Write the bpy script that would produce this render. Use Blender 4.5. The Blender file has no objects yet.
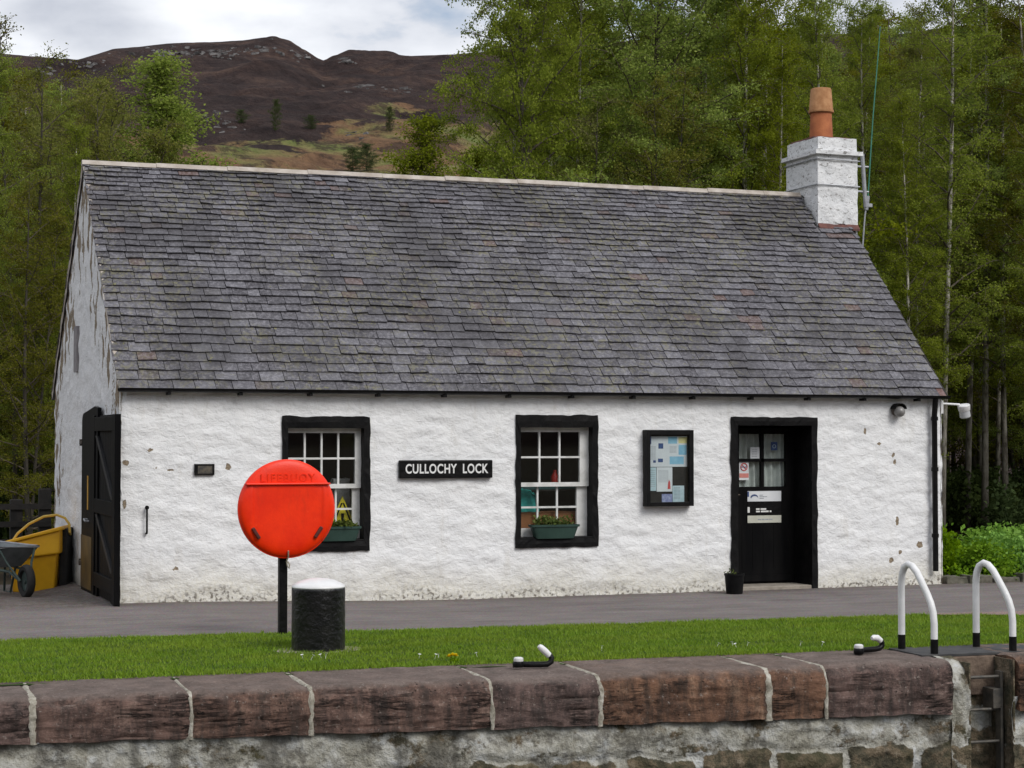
import bpy, bmesh, math, random
import numpy as np
from mathutils import Vector, Matrix, Euler, noise

R = math.radians
S = bpy.context.scene
COL = S.collection

# ------------------------------------------------------------------ camera, world, sun, exposure
YAW = R(20.98)
CAM = Vector((-3.43, -20.93, 1.75))
cd = bpy.data.cameras.new("camera"); cam = bpy.data.objects.new("camera", cd); COL.objects.link(cam)
cam.location = CAM
cam.rotation_euler = (R(90) + math.atan(56 / 1900), 0, -YAW)
cd.sensor_width = 36; cd.lens = 1900 / 1024 * 36; cd.clip_start = .1; cd.clip_end = 6000
S.camera = cam

SUN_EL, SUN_AZ = R(42), R(158)          # azimuth clockwise from +Y
sun_dir = Vector((math.sin(SUN_AZ) * math.cos(SUN_EL), math.cos(SUN_AZ) * math.cos(SUN_EL), math.sin(SUN_EL)))
W = bpy.data.worlds.new("World"); S.world = W; W.use_nodes = True
nt = W.node_tree; nt.nodes.clear()
def N(t, **k):
    n = nt.nodes.new(t)
    for a, b in k.items(): setattr(n, a, b)
    return n
L = lambda a, b: nt.links.new(a, b)
sky = N('ShaderNodeTexSky'); sky.sky_type = 'NISHITA'; sky.sun_disc = False
sky.sun_elevation = SUN_EL; sky.sun_rotation = SUN_AZ; sky.air_density = 1.0; sky.dust_density = 1.0
tc = N('ShaderNodeTexCoord')
mp = N('ShaderNodeMapping'); mp.inputs['Scale'].default_value = (1, 1, 2.2); mp.inputs['Location'].default_value = (.35, .1, .25)
nz = N('ShaderNodeTexNoise'); nz.inputs['Scale'].default_value = 5.5; nz.inputs['Detail'].default_value = 9; nz.inputs['Roughness'].default_value = .55
nz2 = N('ShaderNodeTexNoise'); nz2.inputs['Scale'].default_value = 11; nz2.inputs['Detail'].default_value = 6
cr = N('ShaderNodeValToRGB'); cr.color_ramp.elements[0].position = .30; cr.color_ramp.elements[1].position = .42
cr2 = N('ShaderNodeValToRGB'); cr2.color_ramp.elements[0].position = .30; cr2.color_ramp.elements[1].position = .66
cr2.color_ramp.elements[0].color = (4.7, 5.0, 5.7, 1); cr2.color_ramp.elements[1].color = (8.6, 8.8, 9.2, 1)
mx = N('ShaderNodeMix', data_type='RGBA')
bg = N('ShaderNodeBackground'); bg.inputs['Strength'].default_value = .1
wo = N('ShaderNodeOutputWorld')
L(tc.outputs['Generated'], mp.inputs[0]); L(mp.outputs[0], nz.inputs['Vector']); L(mp.outputs[0], nz2.inputs['Vector'])
L(nz.outputs[0], cr.inputs[0]); L(nz2.outputs[0], cr2.inputs[0])
L(cr.outputs[0], mx.inputs[0]); L(sky.outputs[0], mx.inputs[6]); L(cr2.outputs[0], mx.inputs[7])
L(mx.outputs[2], bg.inputs[0]); L(bg.outputs[0], wo.inputs[0])

sl = bpy.data.lights.new("sun", 'SUN'); so = bpy.data.objects.new("sun", sl); COL.objects.link(so)
sl.energy = 1.75; sl.angle = R(28); sl.color = (1, .97, .93)
so.rotation_euler = (-sun_dir).to_track_quat('-Z', 'Y').to_euler()
S.view_settings.view_transform = 'Standard'; S.view_settings.look = 'None'
S.view_settings.exposure = 0.25; S.view_settings.gamma = 1; S.view_settings.use_curve_mapping = False
S.cycles.max_bounces = 6; S.cycles.diffuse_bounces = 3; S.cycles.transparent_max_bounces = 12

# ------------------------------------------------------------------ materials
MATS = {}
class NG:
    def __init__(s, name):
        s.m = bpy.data.materials.new(name); s.m.use_nodes = True; s.t = s.m.node_tree; s.t.nodes.clear()
        s.out = s.t.nodes.new('ShaderNodeOutputMaterial')
    def n(s, t, ins=None, **k):
        x = s.t.nodes.new(t)
        for a, b in k.items(): setattr(x, a, b)
        for a, b in (ins or {}).items(): s.set(x.inputs[a], b)
        return x
    def set(s, inp, v):
        if isinstance(v, bpy.types.NodeSocket): s.t.links.new(v, inp)
        else: inp.default_value = v
    def coord(s, kind='Object', scale=(1, 1, 1), loc=(0, 0, 0), rot=(0, 0, 0)):
        c = s.n('ShaderNodeTexCoord')
        m = s.n('ShaderNodeMapping', {0: c.outputs[kind], 'Scale': scale, 'Location': loc, 'Rotation': rot})
        return m.outputs[0]
    def noise(s, vec, scale, detail=5, rough=.55, dist=0):
        return s.n('ShaderNodeTexNoise', {'Vector': vec, 'Scale': scale, 'Detail': detail, 'Roughness': rough, 'Distortion': dist}).outputs[0]
    def ramp(s, fac, stops, interp='LINEAR'):
        r = s.n('ShaderNodeValToRGB', {0: fac}); e = r.color_ramp.elements; r.color_ramp.interpolation = interp
        while len(e) < len(stops): e.new(.5)
        for i, (p, c) in enumerate(stops):
            e[i].position = p
            e[i].color = (c, c, c, 1) if isinstance(c, (int, float)) else (*c, 1)
        return r.outputs[0]
    def mix(s, fac, a, b, bt='MIX'):
        m = s.n('ShaderNodeMix', data_type='RGBA', blend_type=bt)
        s.set(m.inputs[0], fac)
        for i, v in ((6, a), (7, b)):
            if isinstance(v, tuple) and len(v) == 3: v = (*v, 1)
            s.set(m.inputs[i], v)
        return m.outputs[2]
    def math(s, op, a, b=0., c=None):
        m = s.n('ShaderNodeMath', operation=op); s.set(m.inputs[0], a); s.set(m.inputs[1], b)
        if c is not None: s.set(m.inputs[2], c)
        return m.outputs[0]
    def bump(s, h, dist=.01, strength=1.):
        return s.n('ShaderNodeBump', {'Height': h, 'Distance': dist, 'Strength': strength}).outputs[0]
    def attr(s, name):
        return s.n('ShaderNodeAttribute', attribute_name=name)
    def bsdf(s, col, rough=.7, normal=None, metal=0., spec=.5, **k):
        b = s.n('ShaderNodeBsdfPrincipled')
        if isinstance(col, tuple) and len(col) == 3: col = (*col, 1)
        s.set(b.inputs['Base Color'], col); s.set(b.inputs['Roughness'], rough); s.set(b.inputs['Metallic'], metal)
        s.set(b.inputs['Specular IOR Level'], spec)
        if normal is not None: s.set(b.inputs['Normal'], normal)
        for a, v in k.items(): s.set(b.inputs[a], v)
        s.t.links.new(b.outputs[0], s.out.inputs[0]); return b

def pm(name, c1, c2, scale=8, rough=.6, bump=.003, bscale=40, metal=0., spec=.5, stretch=(1, 1, 1), lo=.35, hi=.65):
    g = NG(name); v = g.coord('Object', stretch)
    f = g.ramp(g.noise(v, scale), [(lo, c1), (hi, c2)])
    h = g.noise(v, bscale, 4)
    g.bsdf(f, rough, g.bump(h, bump), metal, spec); MATS[name] = g.m; return g.m

black_paint = pm('black_paint', (.004, .004, .0045), (.010, .0095, .0095), 6, .55, .004, 30, spec=.12)
black_gloss = pm('black_gloss', (.003, .003, .0035), (.008, .0075, .0075), 9, .38, .006, 22, spec=.2)
black_door = pm('black_door', (.003, .003, .0035), (.008, .0075, .0075), 5, .5, .002, 60, stretch=(1, 1, .2), spec=.08)
white_gloss = pm('white_gloss', (.66, .66, .65), (.80, .80, .80), 5, .38, .002, 50)
white_sash = pm('white_sash', (.52, .52, .49), (.72, .72, .70), 7, .5, .002, 40, lo=.3, hi=.55)
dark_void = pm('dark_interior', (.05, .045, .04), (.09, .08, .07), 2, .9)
paper = pm('paper_white', (.62, .64, .66), (.74, .76, .77), 3, .6, 0)
paper_blue = pm('paper_blue', (.18, .42, .60), (.30, .55, .68), 9, .6, 0)
paper_pale = pm('paper_pale_blue', (.42, .56, .60), (.55, .66, .70), 14, .6, 0)
paper_cream = pm('paper_cream', (.62, .60, .50), (.70, .68, .58), 6, .6, 0)
ink_blue = pm('ink_blue', (.02, .04, .14), (.05, .10, .25), 20, .6, 0)
ink_grey = pm('ink_grey', (.25, .27, .30), (.35, .37, .40), 20, .6, 0)
ink_red = pm('ink_red', (.55, .05, .05), (.62, .09, .08), 20, .6, 0)
ink_pink = pm('ink_pink', (.60, .20, .18), (.66, .26, .22), 20, .6, 0)
ink_yellow = pm('ink_yellow', (.70, .62, .25), (.74, .68, .35), 20, .6, 0)
letter_white = pm('letter_white', (.70, .70, .68), (.80, .80, .78), 12, .5, 0)
green_plastic = pm('green_plastic', (.018, .045, .035), (.030, .065, .052), 5, .4, .001)
terracotta = pm('terracotta', (.29, .085, .03), (.42, .14, .05), 7, .85, .003, 30)
terracotta_pale = pm('terracotta_pale', (.31, .14, .055), (.46, .24, .11), 9, .9, .003, 30)
galv = pm('galvanised_steel', (.30, .31, .33), (.42, .43, .45), 8, .5, .001, metal=.4)
lead_red = pm('red_mortar', (.10, .045, .04), (.17, .07, .055), 14, .9, .004)
aerial_green = pm('aerial_green', (.03, .17, .11), (.05, .22, .15), 8, .4, 0)
brown_card = pm('brown_card', (.22, .085, .03), (.30, .12, .045), 6, .7, .001)
teal_cloth = pm('teal_cloth', (.01, .22, .20), (.03, .34, .30), 8, .8, .004, 25)
red_plastic = pm('red_plastic', (.55, .02, .01), (.62, .03, .02), 4, .35, 0)
hazard_yellow = pm('hazard_yellow', (.72, .58, .02), (.80, .66, .04), 4, .45, 0)
hazard_mustard = pm('hazard_mustard', (.50, .26, .02), (.60, .33, .03), 6, .6, 0)
bin_yellow = pm('bin_yellow', (.72, .36, .006), (.84, .45, .010), 4, .45, .002, 30)
hose_yellow = pm('hose_yellow', (.55, .36, .05), (.66, .44, .08), 20, .5, 0)
barrow_green = pm('barrow_green', (.03, .05, .045), (.055, .085, .075), 8, .5, .002)
barrow_grey = pm('barrow_grey', (.10, .115, .12), (.17, .19, .20), 6, .45, .002)
rubber = pm('rubber', (.010, .010, .010), (.020, .019, .018), 20, .8, .003)
old_iron = pm('old_iron', (.035, .032, .030), (.10, .075, .055), 14, .65, .003, 40, metal=.3)
ladder_steel = pm('ladder_steel', (.05, .05, .048), (.12, .105, .085), 12, .6, .004, 30, metal=.3)
dark_timber = pm('dark_timber', (.010, .009, .008), (.025, .021, .018), 8, .85, .004, 25)
bronze = pm('plaque_bronze', (.03, .03, .03), (.12, .10, .07), 25, .5, .002)
soil = pm('soil', (.02, .014, .009), (.05, .035, .022), 20, .95, .01)
door_wood_grey = pm('vent_grey', (.22, .20, .21), (.30, .28, .28), 10, .9, .004)
clear_grey = pm('lamp_lens', (.45, .46, .47), (.58, .59, .60), 6, .25, .001)
stone_step = pm('step_stone', (.24, .21, .17), (.34, .30, .25), 9, .85, .005)
kerb_stone = pm('kerb_stone', (.06, .06, .04), (.16, .145, .115), 7, .9, .01, 18)

def mk_curtain():
    g = NG('net_curtain'); v = g.coord('Object')
    f = g.ramp(g.noise(v, 9), [(.3, (.42, .44, .42)), (.7, (.60, .62, .58))])
    g.bsdf(f, .9); return g.m
curtain_mat = mk_curtain()

def mk_glass():
    g = NG('window_glass')
    tr = g.n('ShaderNodeBsdfTransparent'); tr.inputs[0].default_value = (.95, .97, .97, 1)
    gl = g.n('ShaderNodeBsdfGlossy'); gl.inputs['Roughness'].default_value = .03
    lw_ = g.n('ShaderNodeLayerWeight', {0: .5}).outputs['Facing']
    fr = g.math('MULTIPLY_ADD', g.math('POWER', lw_, 5.), .9, .045)
    m = g.n('ShaderNodeMixShader'); g.t.links.new(fr, m.inputs[0])
    g.t.links.new(tr.outputs[0], m.inputs[1]); g.t.links.new(gl.outputs[0], m.inputs[2]); g.t.links.new(m.outputs[0], g.out.inputs[0])
    return g.m
glass = mk_glass()

def mk_whitewash():
    g = NG('whitewash'); v = g.coord('Object')
    fl = g.attr('flake').outputs['Fac']; dirt = g.attr('dirt').outputs['Fac']
    n1 = g.noise(v, 3.0, 6, .6); n2 = g.noise(v, 26, 6, .65); n3 = g.noise(v, 90, 3)
    base = g.ramp(n1, [(.3, (.77, .775, .78)), (.7, (.85, .85, .845))])
    crack = g.ramp(g.noise(g.coord('Object', (1, 1, 2.2)), 17, 7, .7, .6), [(.26, 1.), (.33, 0.)])
    base = g.mix(g.math('MULTIPLY', crack, .45), base, (.50, .47, .40))
    # damp algae and splash along the foot of the wall
    dm = g.math('MULTIPLY', dirt, g.ramp(n2, [(.30, .35), (.66, 1.)]))
    base = g.mix(g.math('MULTIPLY', dm, .62), base, (.52, .47, .32))
    base = g.mix(g.ramp(g.noise(g.coord('Object', (1, 1, .25)), 5, 7, .7), [(.56, 0.), (.70, .4)]), base, (.55, .52, .46))
    dk = g.math('MULTIPLY', g.math('POWER', dirt, 14.), g.ramp(g.noise(v, 22, 5), [(.50, 0.), (.60, 1.)]))
    base = g.mix(g.math('MULTIPLY', dk, .8), base, (.10, .08, .06))
    fm = g.ramp(g.math('ADD', fl, g.math('MULTIPLY', g.math('SUBTRACT', n2, .5), 1.1)), [(.50, 0.), (.56, 1.)])
    fc = g.ramp(g.noise(v, 40, 4), [(.35, (.17, .13, .09)), (.7, (.38, .31, .22))])
    col = g.mix(fm, base, fc)
    h = g.math('ADD', g.math('MULTIPLY', g.noise(g.coord('Object', (1, 1, 1.5)), 15, 5, .6, .4), 1.1), g.math('MULTIPLY', n2, .30))
    h = g.math('ADD', h, g.math('MULTIPLY', n3, .06)); h = g.math('SUBTRACT', h, g.math('MULTIPLY', fm, .25))
    g.bsdf(col, .85, g.bump(h, .017, .85), spec=.25); return g.m
whitewash = mk_whitewash()

def mk_slate():
    g = NG('roof_slate'); v = g.coord('Object')
    rnd = g.n('ShaderNodeNewGeometry').outputs['Random Per Island']
    base = g.ramp(rnd, [(0., (.045, .042, .048)), (.22, (.080, .076, .084)), (.5, (.125, .120, .130)), (.78, (.19, .186, .20)), (.93, (.30, .30, .315)), (.965, (.11, .095, .075)), (.985, (.17, .085, .05)), (1., (.22, .10, .05))])
    base = g.mix(.60, base, g.ramp(g.noise(v, 24, 8, .80), [(.38, (.030, .029, .031)), (.5, (.115, .110, .118)), (.60, (.33, .32, .33))]))
    big = g.noise(v, .9, 4, .6)
    base = g.mix(g.ramp(big, [(.49, 0.), (.62, .6)]), base, (.052, .048, .049))
    base = g.mix(g.ramp(g.noise(g.coord('Object', (2.2, .35, .35)), 1.6, 6, .7), [(.50, 0.), (.62, .22)]), base, (.22, .22, .226))
    lich = g.math('MULTIPLY', g.ramp(g.noise(v, 1.3, 3), [(.42, 0.), (.60, 1.)]), g.ramp(g.noise(v, 15, 6, .72), [(.50, 0.), (.60, 1.)]))
    base = g.mix(g.math('MULTIPLY', lich, .6), base, (.25, .235, .12))
    base = g.mix(g.ramp(g.noise(v, 8, 5, .7), [(.665, 0.), (.70, .8)]), base, (.30, .29, .07))
    pale = g.ramp(g.noise(v, 44, 4, .7), [(.62, 0.), (.72, .6)])
    base = g.mix(pale, base, (.28, .28, .28))
    warm = g.attr('moss').outputs['Fac']
    base = g.mix(warm, base, (.36, .10, .03))
    base = g.mix(1., base, (.79, .785, .83), 'MULTIPLY')
    h = g.math('ADD', g.noise(v, 55, 4), g.math('MULTIPLY', g.noise(v, 12, 3), .8))
    g.bsdf(base, .62, g.bump(h, .006), spec=.45); return g.m
slate = mk_slate()

def mk_orange():
    g = NG('buoy_orange'); v = g.coord('Object')
    c = g.ramp(g.noise(v, 3, 7, .65), [(.35, (.80, .020, .0015)), (.6, (.95, .036, .002))])
    c = g.mix(g.ramp(g.noise(g.coord('Object', (1, 1, .3)), 9, 7, .75), [(.55, 0.), (.66, .25)]), c, (.55, .03, .008))
    c = g.mix(g.ramp(g.noise(v, 26, 6, .75), [(.62, 0.), (.68, .3)]), c, (.98, .12, .04))
    g.bsdf(c, .40, g.bump(g.noise(v, 60, 3), .0012), spec=.35); return g.m
buoy_orange = mk_orange()

def mk_road():
    g = NG('asphalt'); v = g.coord('Object')
    c = g.ramp(g.noise(v, 1.6, 6, .6), [(.3, (.140, .120, .113)), (.7, (.195, .170, .160))])
    st = g.noise(g.coord('Object', (.25, 3.2, 1), rot=(0, 0, -.05)), 1.6, 4)
    c = g.mix(g.ramp(st, [(.42, 0.), (.62, .35)]), c, (.24, .212, .20))
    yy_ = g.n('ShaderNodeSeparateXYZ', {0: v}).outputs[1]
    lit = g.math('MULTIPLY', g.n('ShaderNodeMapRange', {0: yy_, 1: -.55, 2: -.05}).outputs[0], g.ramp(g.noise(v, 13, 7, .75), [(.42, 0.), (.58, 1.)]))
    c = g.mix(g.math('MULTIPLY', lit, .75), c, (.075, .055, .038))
    c = g.mix(g.ramp(g.noise(g.coord('Object', (.6, 1.5, 1)), 1.1, 7, .7), [(.52, 0.), (.62, .45)]), c, (.095, .082, .078))
    sp = g.n('ShaderNodeTexVoronoi', {'Vector': v, 'Scale': 70.}).outputs['Color']
    c = g.mix(.30, c, sp, 'OVERLAY')
    c = g.mix(g.ramp(g.noise(v, 160, 2), [(.30, .5), (.42, 0.)]), c, (.05, .045, .045))
    g.bsdf(c, .9, g.bump(g.noise(v, 150, 3), .006), spec=.3); return g.m
asphalt = mk_road()
gravel = pm('red_gravel', (.14, .09, .075), (.34, .25, .22), 60, .95, .012, 80)

def mk_ground():
    g = NG('woodland_floor'); v = g.coord('Object')
    c = g.ramp(g.noise(v, .8, 7, .65), [(.3, (.035, .026, .016)), (.5, (.075, .055, .032)), (.72, (.05, .062, .02))])
    g.bsdf(c, .95, g.bump(g.noise(v, 9, 6, .7), .08), spec=.2); return g.m
wood_floor = mk_ground()

def mk_turf():
    g = NG('turf_soil'); v = g.coord('Object')
    c = g.ramp(g.noise(v, 12, 5), [(.3, (.030, .052, .010)), (.7, (.050, .090, .015))])
    g.bsdf(c, .95, g.bump(g.noise(v, 60, 4), .02), spec=.2); return g.m
turf_mat = mk_turf()

def mk_grass():
    g = NG('grass_blades'); v = g.coord('Object')
    r = g.n('ShaderNodeNewGeometry').outputs['Random Per Island']
    c = g.ramp(r, [(0., (.115, .205, .010)), (.5, (.165, .290, .015)), (.85, (.21, .345, .022)), (1., (.28, .33, .05))])
    p = g.noise(g.coord('Object', (.5, 1.6, 1)), 1.4, 5, .6)
    c = g.mix(g.ramp(p, [(.38, 0.), (.62, .6)]), c, (.22, .29, .024))
    p2 = g.noise(g.coord('Object', (.6, 1.4, 1), (5, 3, 0)), 2.6, 4, .6)
    c = g.mix(g.ramp(p2, [(.48, 0.), (.66, .55)]), c, (.085, .165, .012))
    b = g.n('ShaderNodeBsdfPrincipled', {'Base Color': c, 'Roughness': .6, 'Specular IOR Level': .25})
    t = g.n('ShaderNodeBsdfTranslucent', {0: c}); m = g.n('ShaderNodeMixShader', {0: .3, 1: b.outputs[0], 2: t.outputs[0]})
    g.t.links.new(m.outputs[0], g.out.inputs[0]); return g.m
grass_mat = mk_grass()

def mk_leaf(name, stops, tr=.35):
    g = NG(name)
    r = g.n('ShaderNodeNewGeometry').outputs['Random Per Island']
    o = g.n('ShaderNodeObjectInfo').outputs['Random']
    c = g.mix(.35, g.ramp(r, stops), (*stops[1][1],))
    hs = g.n('ShaderNodeHueSaturation', {'Hue': g.math('MULTIPLY_ADD', o, .026, .478), 'Saturation': g.math('MULTIPLY_ADD', o, -.25, 1.08), 'Value': g.math('MULTIPLY_ADD', o, .60, .76), 'Color': c})
    b = g.n('ShaderNodeBsdfPrincipled', {'Base Color': hs.outputs[0], 'Roughness': .75, 'Specular IOR Level': .12})
    t = g.n('ShaderNodeBsdfTranslucent', {0: hs.outputs[0]}); m = g.n('ShaderNodeMixShader', {0: tr, 1: b.outputs[0], 2: t.outputs[0]})
    g.t.links.new(m.outputs[0], g.out.inputs[0]); return g.m
leaf_mid = mk_leaf('birch_leaf', [(0., (.115, .170, .012)), (.5, (.195, .265, .020)), (1., (.34, .40, .045))], .5)
leaf_bright = mk_leaf('bright_birch_leaf', [(0., (.125, .185, .012)), (.5, (.205, .280, .020)), (1., (.34, .40, .048))], .5)
leaf_olive = mk_leaf('alder_leaf', [(0., (.095, .112, .012)), (.5, (.150, .170, .017)), (1., (.27, .26, .034))], .5)
leaf_shrub = mk_leaf('shrub_leaf', [(0., (.085, .200, .012)), (.5, (.150, .320, .020)), (1., (.24, .42, .04))])
leaf_dark = mk_leaf('dark_shrub_leaf', [(0., (.030, .052, .012)), (.5, (.048, .080, .018)), (1., (.08, .12, .026))])
leaf_pot = mk_leaf('pot_leaf', [(0., (.05, .08, .02)), (.6, (.10, .15, .03)), (1., (.22, .24, .08))])
twig_mat = pm('twig_bark', (.075, .055, .036), (.14, .105, .07), 10, .9, .002)
bark_dark = pm('alder_bark', (.030, .026, .020), (.070, .060, .045), 9, .95, .008, 20, stretch=(1, 1, .4))
limb_bark = pm('limb_bark', (.06, .048, .036), (.13, .105, .08), 8, .9, .004)
def mk_birchbark():
    g = NG('birch_bark'); v = g.coord('Object', (1, 1, 1))
    n = g.noise(g.coord('Object', (3, 3, 1.1)), 3.2, 6, .7)
    c = g.ramp(n, [(.36, (.04, .032, .026)), (.46, (.28, .26, .21)), (.58, (.55, .52, .45))])
    low = g.ramp(g.math('MULTIPLY', g.n('ShaderNodeSeparateXYZ', {0: v}).outputs[2], .16), [(0., 1.), (1., 0.)])
    c = g.mix(g.math('MULTIPLY', low, .95), c, (.040, .033, .026))
    g.bsdf(c, .85, g.bump(n, .01), spec=.2); return g.m
bark_birch = mk_birchbark()

def mk_coping():
    g = NG('red_sandstone'); v = g.coord('Object'); o = g.n('ShaderNodeObjectInfo').outputs['Random']
    w = g.coord('Object', (.7, 1, 2.6)); rl = g.math('MULTIPLY', o, 40.)
    va = g.n('ShaderNodeVectorMath', {0: v, 1: g.n('ShaderNodeCombineXYZ', {0: rl, 1: rl, 2: 0.}).outputs[0]}, operation='ADD').outputs[0]
    c = g.ramp(g.noise(va, 5.5, 9, .72), [(.30, (.040, .025, .020)), (.44, (.100, .055, .042)), (.55, (.165, .090, .066)), (.66, (.25, .155, .115)), (.80, (.36, .27, .22))])
    band = g.noise(w, 10, 6, .65, .8)
    c = g.mix(g.ramp(band, [(.56, 0.), (.70, .5)]), c, (.045, .030, .026))
    c = g.mix(.55, c, g.ramp(g.noise(v, 55, 5, .8), [(.32, .12), (.68, .88)]), 'OVERLAY')
    c = g.mix(g.ramp(g.noise(va, 2.1, 4, .6), [(.48, 0.), (.66, .55)]), c, (.20, .105, .075))
    c = g.mix(g.ramp(g.noise(g.coord('Object', (1, 1, .16)), 9, 7, .72), [(.47, 0.), (.62, .75)]), c, (.038, .030, .026))
    c = g.mix(g.ramp(g.noise(g.coord('Object', (.5, 1, 2.2), (3, 1, 7)), 6, 7, .75), [(.62, 0.), (.70, .7)]), c, (.36, .27, .22))
    hs = g.n('ShaderNodeHueSaturation', {'Hue': g.math('MULTIPLY_ADD', o, .020, .494), 'Saturation': g.math('MULTIPLY_ADD', o, .55, .62), 'Value': g.math('MULTIPLY_ADD', o, .40, 1.10), 'Color': c}).outputs[0]
    nz_ = g.n('ShaderNodeSeparateXYZ', {0: g.n('ShaderNodeNewGeometry').outputs['Normal']}).outputs[2]
    top = g.ramp(g.math('ADD', nz_, g.math('MULTIPLY', g.math('SUBTRACT', g.noise(v, 7, 5), .5), .5)), [(.55, 0.), (.95, .8)])
    worn = g.ramp(g.noise(va, 4, 8, .72), [(.3, (.105, .088, .075)), (.5, (.19, .150, .130)), (.7, (.28, .225, .195))])
    worn = g.mix(.45, worn, g.ramp(g.noise(v, 45, 5, .8), [(.32, .15), (.68, .85)]), 'OVERLAY')
    c = g.mix(top, hs, worn)
    lich = g.ramp(g.noise(v, 30, 5, .65), [(.61, 0.), (.68, .7)])
    c = g.mix(lich, c, (.36, .31, .27))
    bed = g.ramp(g.noise(g.coord('Object', (.35, .6, 3.2), (2, 0, 5)), 4.5, 8, .7, .4), [(.468, 0.), (.497, 1.), (.503, 1.), (.532, 0.)])
    bed = g.math('MULTIPLY', bed, g.ramp(g.noise(va, 2.4, 4), [(.52, 0.), (.58, 1.)]))
    bed = g.math('MULTIPLY', bed, g.math('SUBTRACT', 1., nz_))
    pit = g.ramp(g.n('ShaderNodeTexVoronoi', {'Vector': v, 'Scale': 26.}).outputs['Distance'], [(.10, 1.), (.22, 0.)])
    pit = g.math('MULTIPLY', pit, g.ramp(g.noise(v, 6, 4), [(.52, 0.), (.60, 1.)]))
    c = g.mix(g.math('MULTIPLY', bed, .85), c, (.018, .013, .011)); c = g.mix(g.math('MULTIPLY', pit, .7), c, (.03, .022, .018))
    h = g.math('ADD', g.noise(w, 7, 10, .78), g.math('MULTIPLY', g.noise(v, 34, 8, .8), .6))
    h = g.math('SUBTRACT', g.math('SUBTRACT', h, g.math('MULTIPLY', bed, .8)), g.math('MULTIPLY', pit, .5))
    g.bsdf(c, .88, g.bump(h, .032), spec=.25); return g.m
sandstone = mk_coping()
def mk_mortar():
    g = NG('lime_mortar'); v = g.coord('Object')
    c = g.ramp(g.noise(v, 12, 6, .7), [(.3, (.20, .18, .14)), (.5, (.42, .39, .32)), (.7, (.66, .63, .56))])
    g.bsdf(c, .95, g.bump(g.noise(v, 25, 6, .7), .03), spec=.2); return g.m
mortar = mk_mortar()
def mk_masonry():
    g = NG('old_lock_masonry'); v = g.coord('Object')
    mo = g.attr('mortar').outputs['Fac']
    n = g.noise(v, 9, 7, .7)
    st = g.ramp(n, [(.32, (.025, .024, .016)), (.46, (.085, .075, .050)), (.56, (.17, .13, .085)), (.68, (.30, .25, .18)), (.8, (.42, .39, .33))])
    st = g.mix(g.ramp(g.noise(v, 2.2, 5), [(.48, 0.), (.62, .55)]), st, (.06, .060, .028))
    pale = g.ramp(g.noise(v, 5, 8, .72), [(.30, (.16, .15, .115)), (.42, (.33, .315, .26)), (.54, (.48, .47, .42)), (.64, (.56, .57, .56)), (.8, (.66, .68, .69))])
    gray = g.ramp(g.noise(v, 3.4, 8, .7), [(.50, 0.), (.58, .75)])
    pale = g.mix(gray, pale, (.125, .115, .095))
    f = g.ramp(g.math('ADD', mo, g.math('MULTIPLY', g.math('SUBTRACT', g.noise(v, 8, 7, .7), .5), 1.5)), [(.40, 0.), (.56, 1.)])
    c = g.mix(f, st, pale)
    c = g.mix(g.ramp(g.noise(g.coord('Object', (1, 1, .12)), 7, 5), [(.56, 0.), (.70, .6)]), c, (.05, .047, .038))
    h = g.math('ADD', n, g.math('MULTIPLY', g.noise(v, 40, 4), .4))
    g.bsdf(c, .9, g.bump(h, .04), spec=.25); return g.m
masonry = mk_masonry()

def mk_hill():
    g = NG('heather_moor'); v = g.coord('Object')
    gr = g.attr('grassy').outputs['Fac']; rk = g.attr('rocky').outputs['Fac']
    v = g.coord('Object', (1, .30, 1)); n = g.noise(v, .055, 9, .72); n2 = g.noise(v, .25, 7, .75)
    he = g.ramp(n, [(.36, (.022, .015, .015)), (.47, (.042, .028, .027)), (.56, (.075, .047, .040)), (.66, (.15, .092, .066))])
    he = g.mix(.35, he, g.ramp(n2, [(.35, (.018, .012, .012)), (.65, (.085, .055, .046))]))
    gc = g.ramp(g.noise(v, .045, 7, .65), [(.36, (.17, .095, .055)), (.46, (.25, .145, .078)), (.53, (.25, .215, .085)), (.60, (.19, .225, .065))])
    gc = g.mix(g.ramp(g.noise(v, .11, 7, .75), [(.51, 0.), (.57, .8)]), gc, (.065, .042, .030))
    f = g.ramp(g.math('ADD', gr, g.math('MULTIPLY', g.math('SUBTRACT', g.noise(v, .030, 8, .72), .5), 2.4)), [(.46, 0.), (.54, 1.)])
    c = g.mix(f, he, gc)
    rf = g.ramp(g.math('ADD', rk, g.math('MULTIPLY', g.math('SUBTRACT', g.noise(v, .16, 6, .7), .5), 1.6)), [(.60, 0.), (.70, 1.)])
    c = g.mix(rf, c, g.ramp(n2, [(.35, (.06, .055, .053)), (.6, (.21, .20, .195))]))
    c = g.mix(.45, c, g.ramp(g.noise(v, .6, 6, .75), [(.35, .25), (.65, .8)]), 'OVERLAY')
    g.bsdf(c, .95, g.bump(g.math('ADD', n, n2), 4.5), spec=.1); return g.m
moor = mk_hill()
crag_mat = pm('crag_rock', (.05, .046, .044), (.20, .19, .185), .35, .9, .5, 1.2)

def mk_water():
    g = NG('lock_water'); v = g.coord('Object')
    g.bsdf((.012, .016, .014), .06, g.bump(g.noise(v, 3, 4), .02)); return g.m
water_mat = mk_water()

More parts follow.
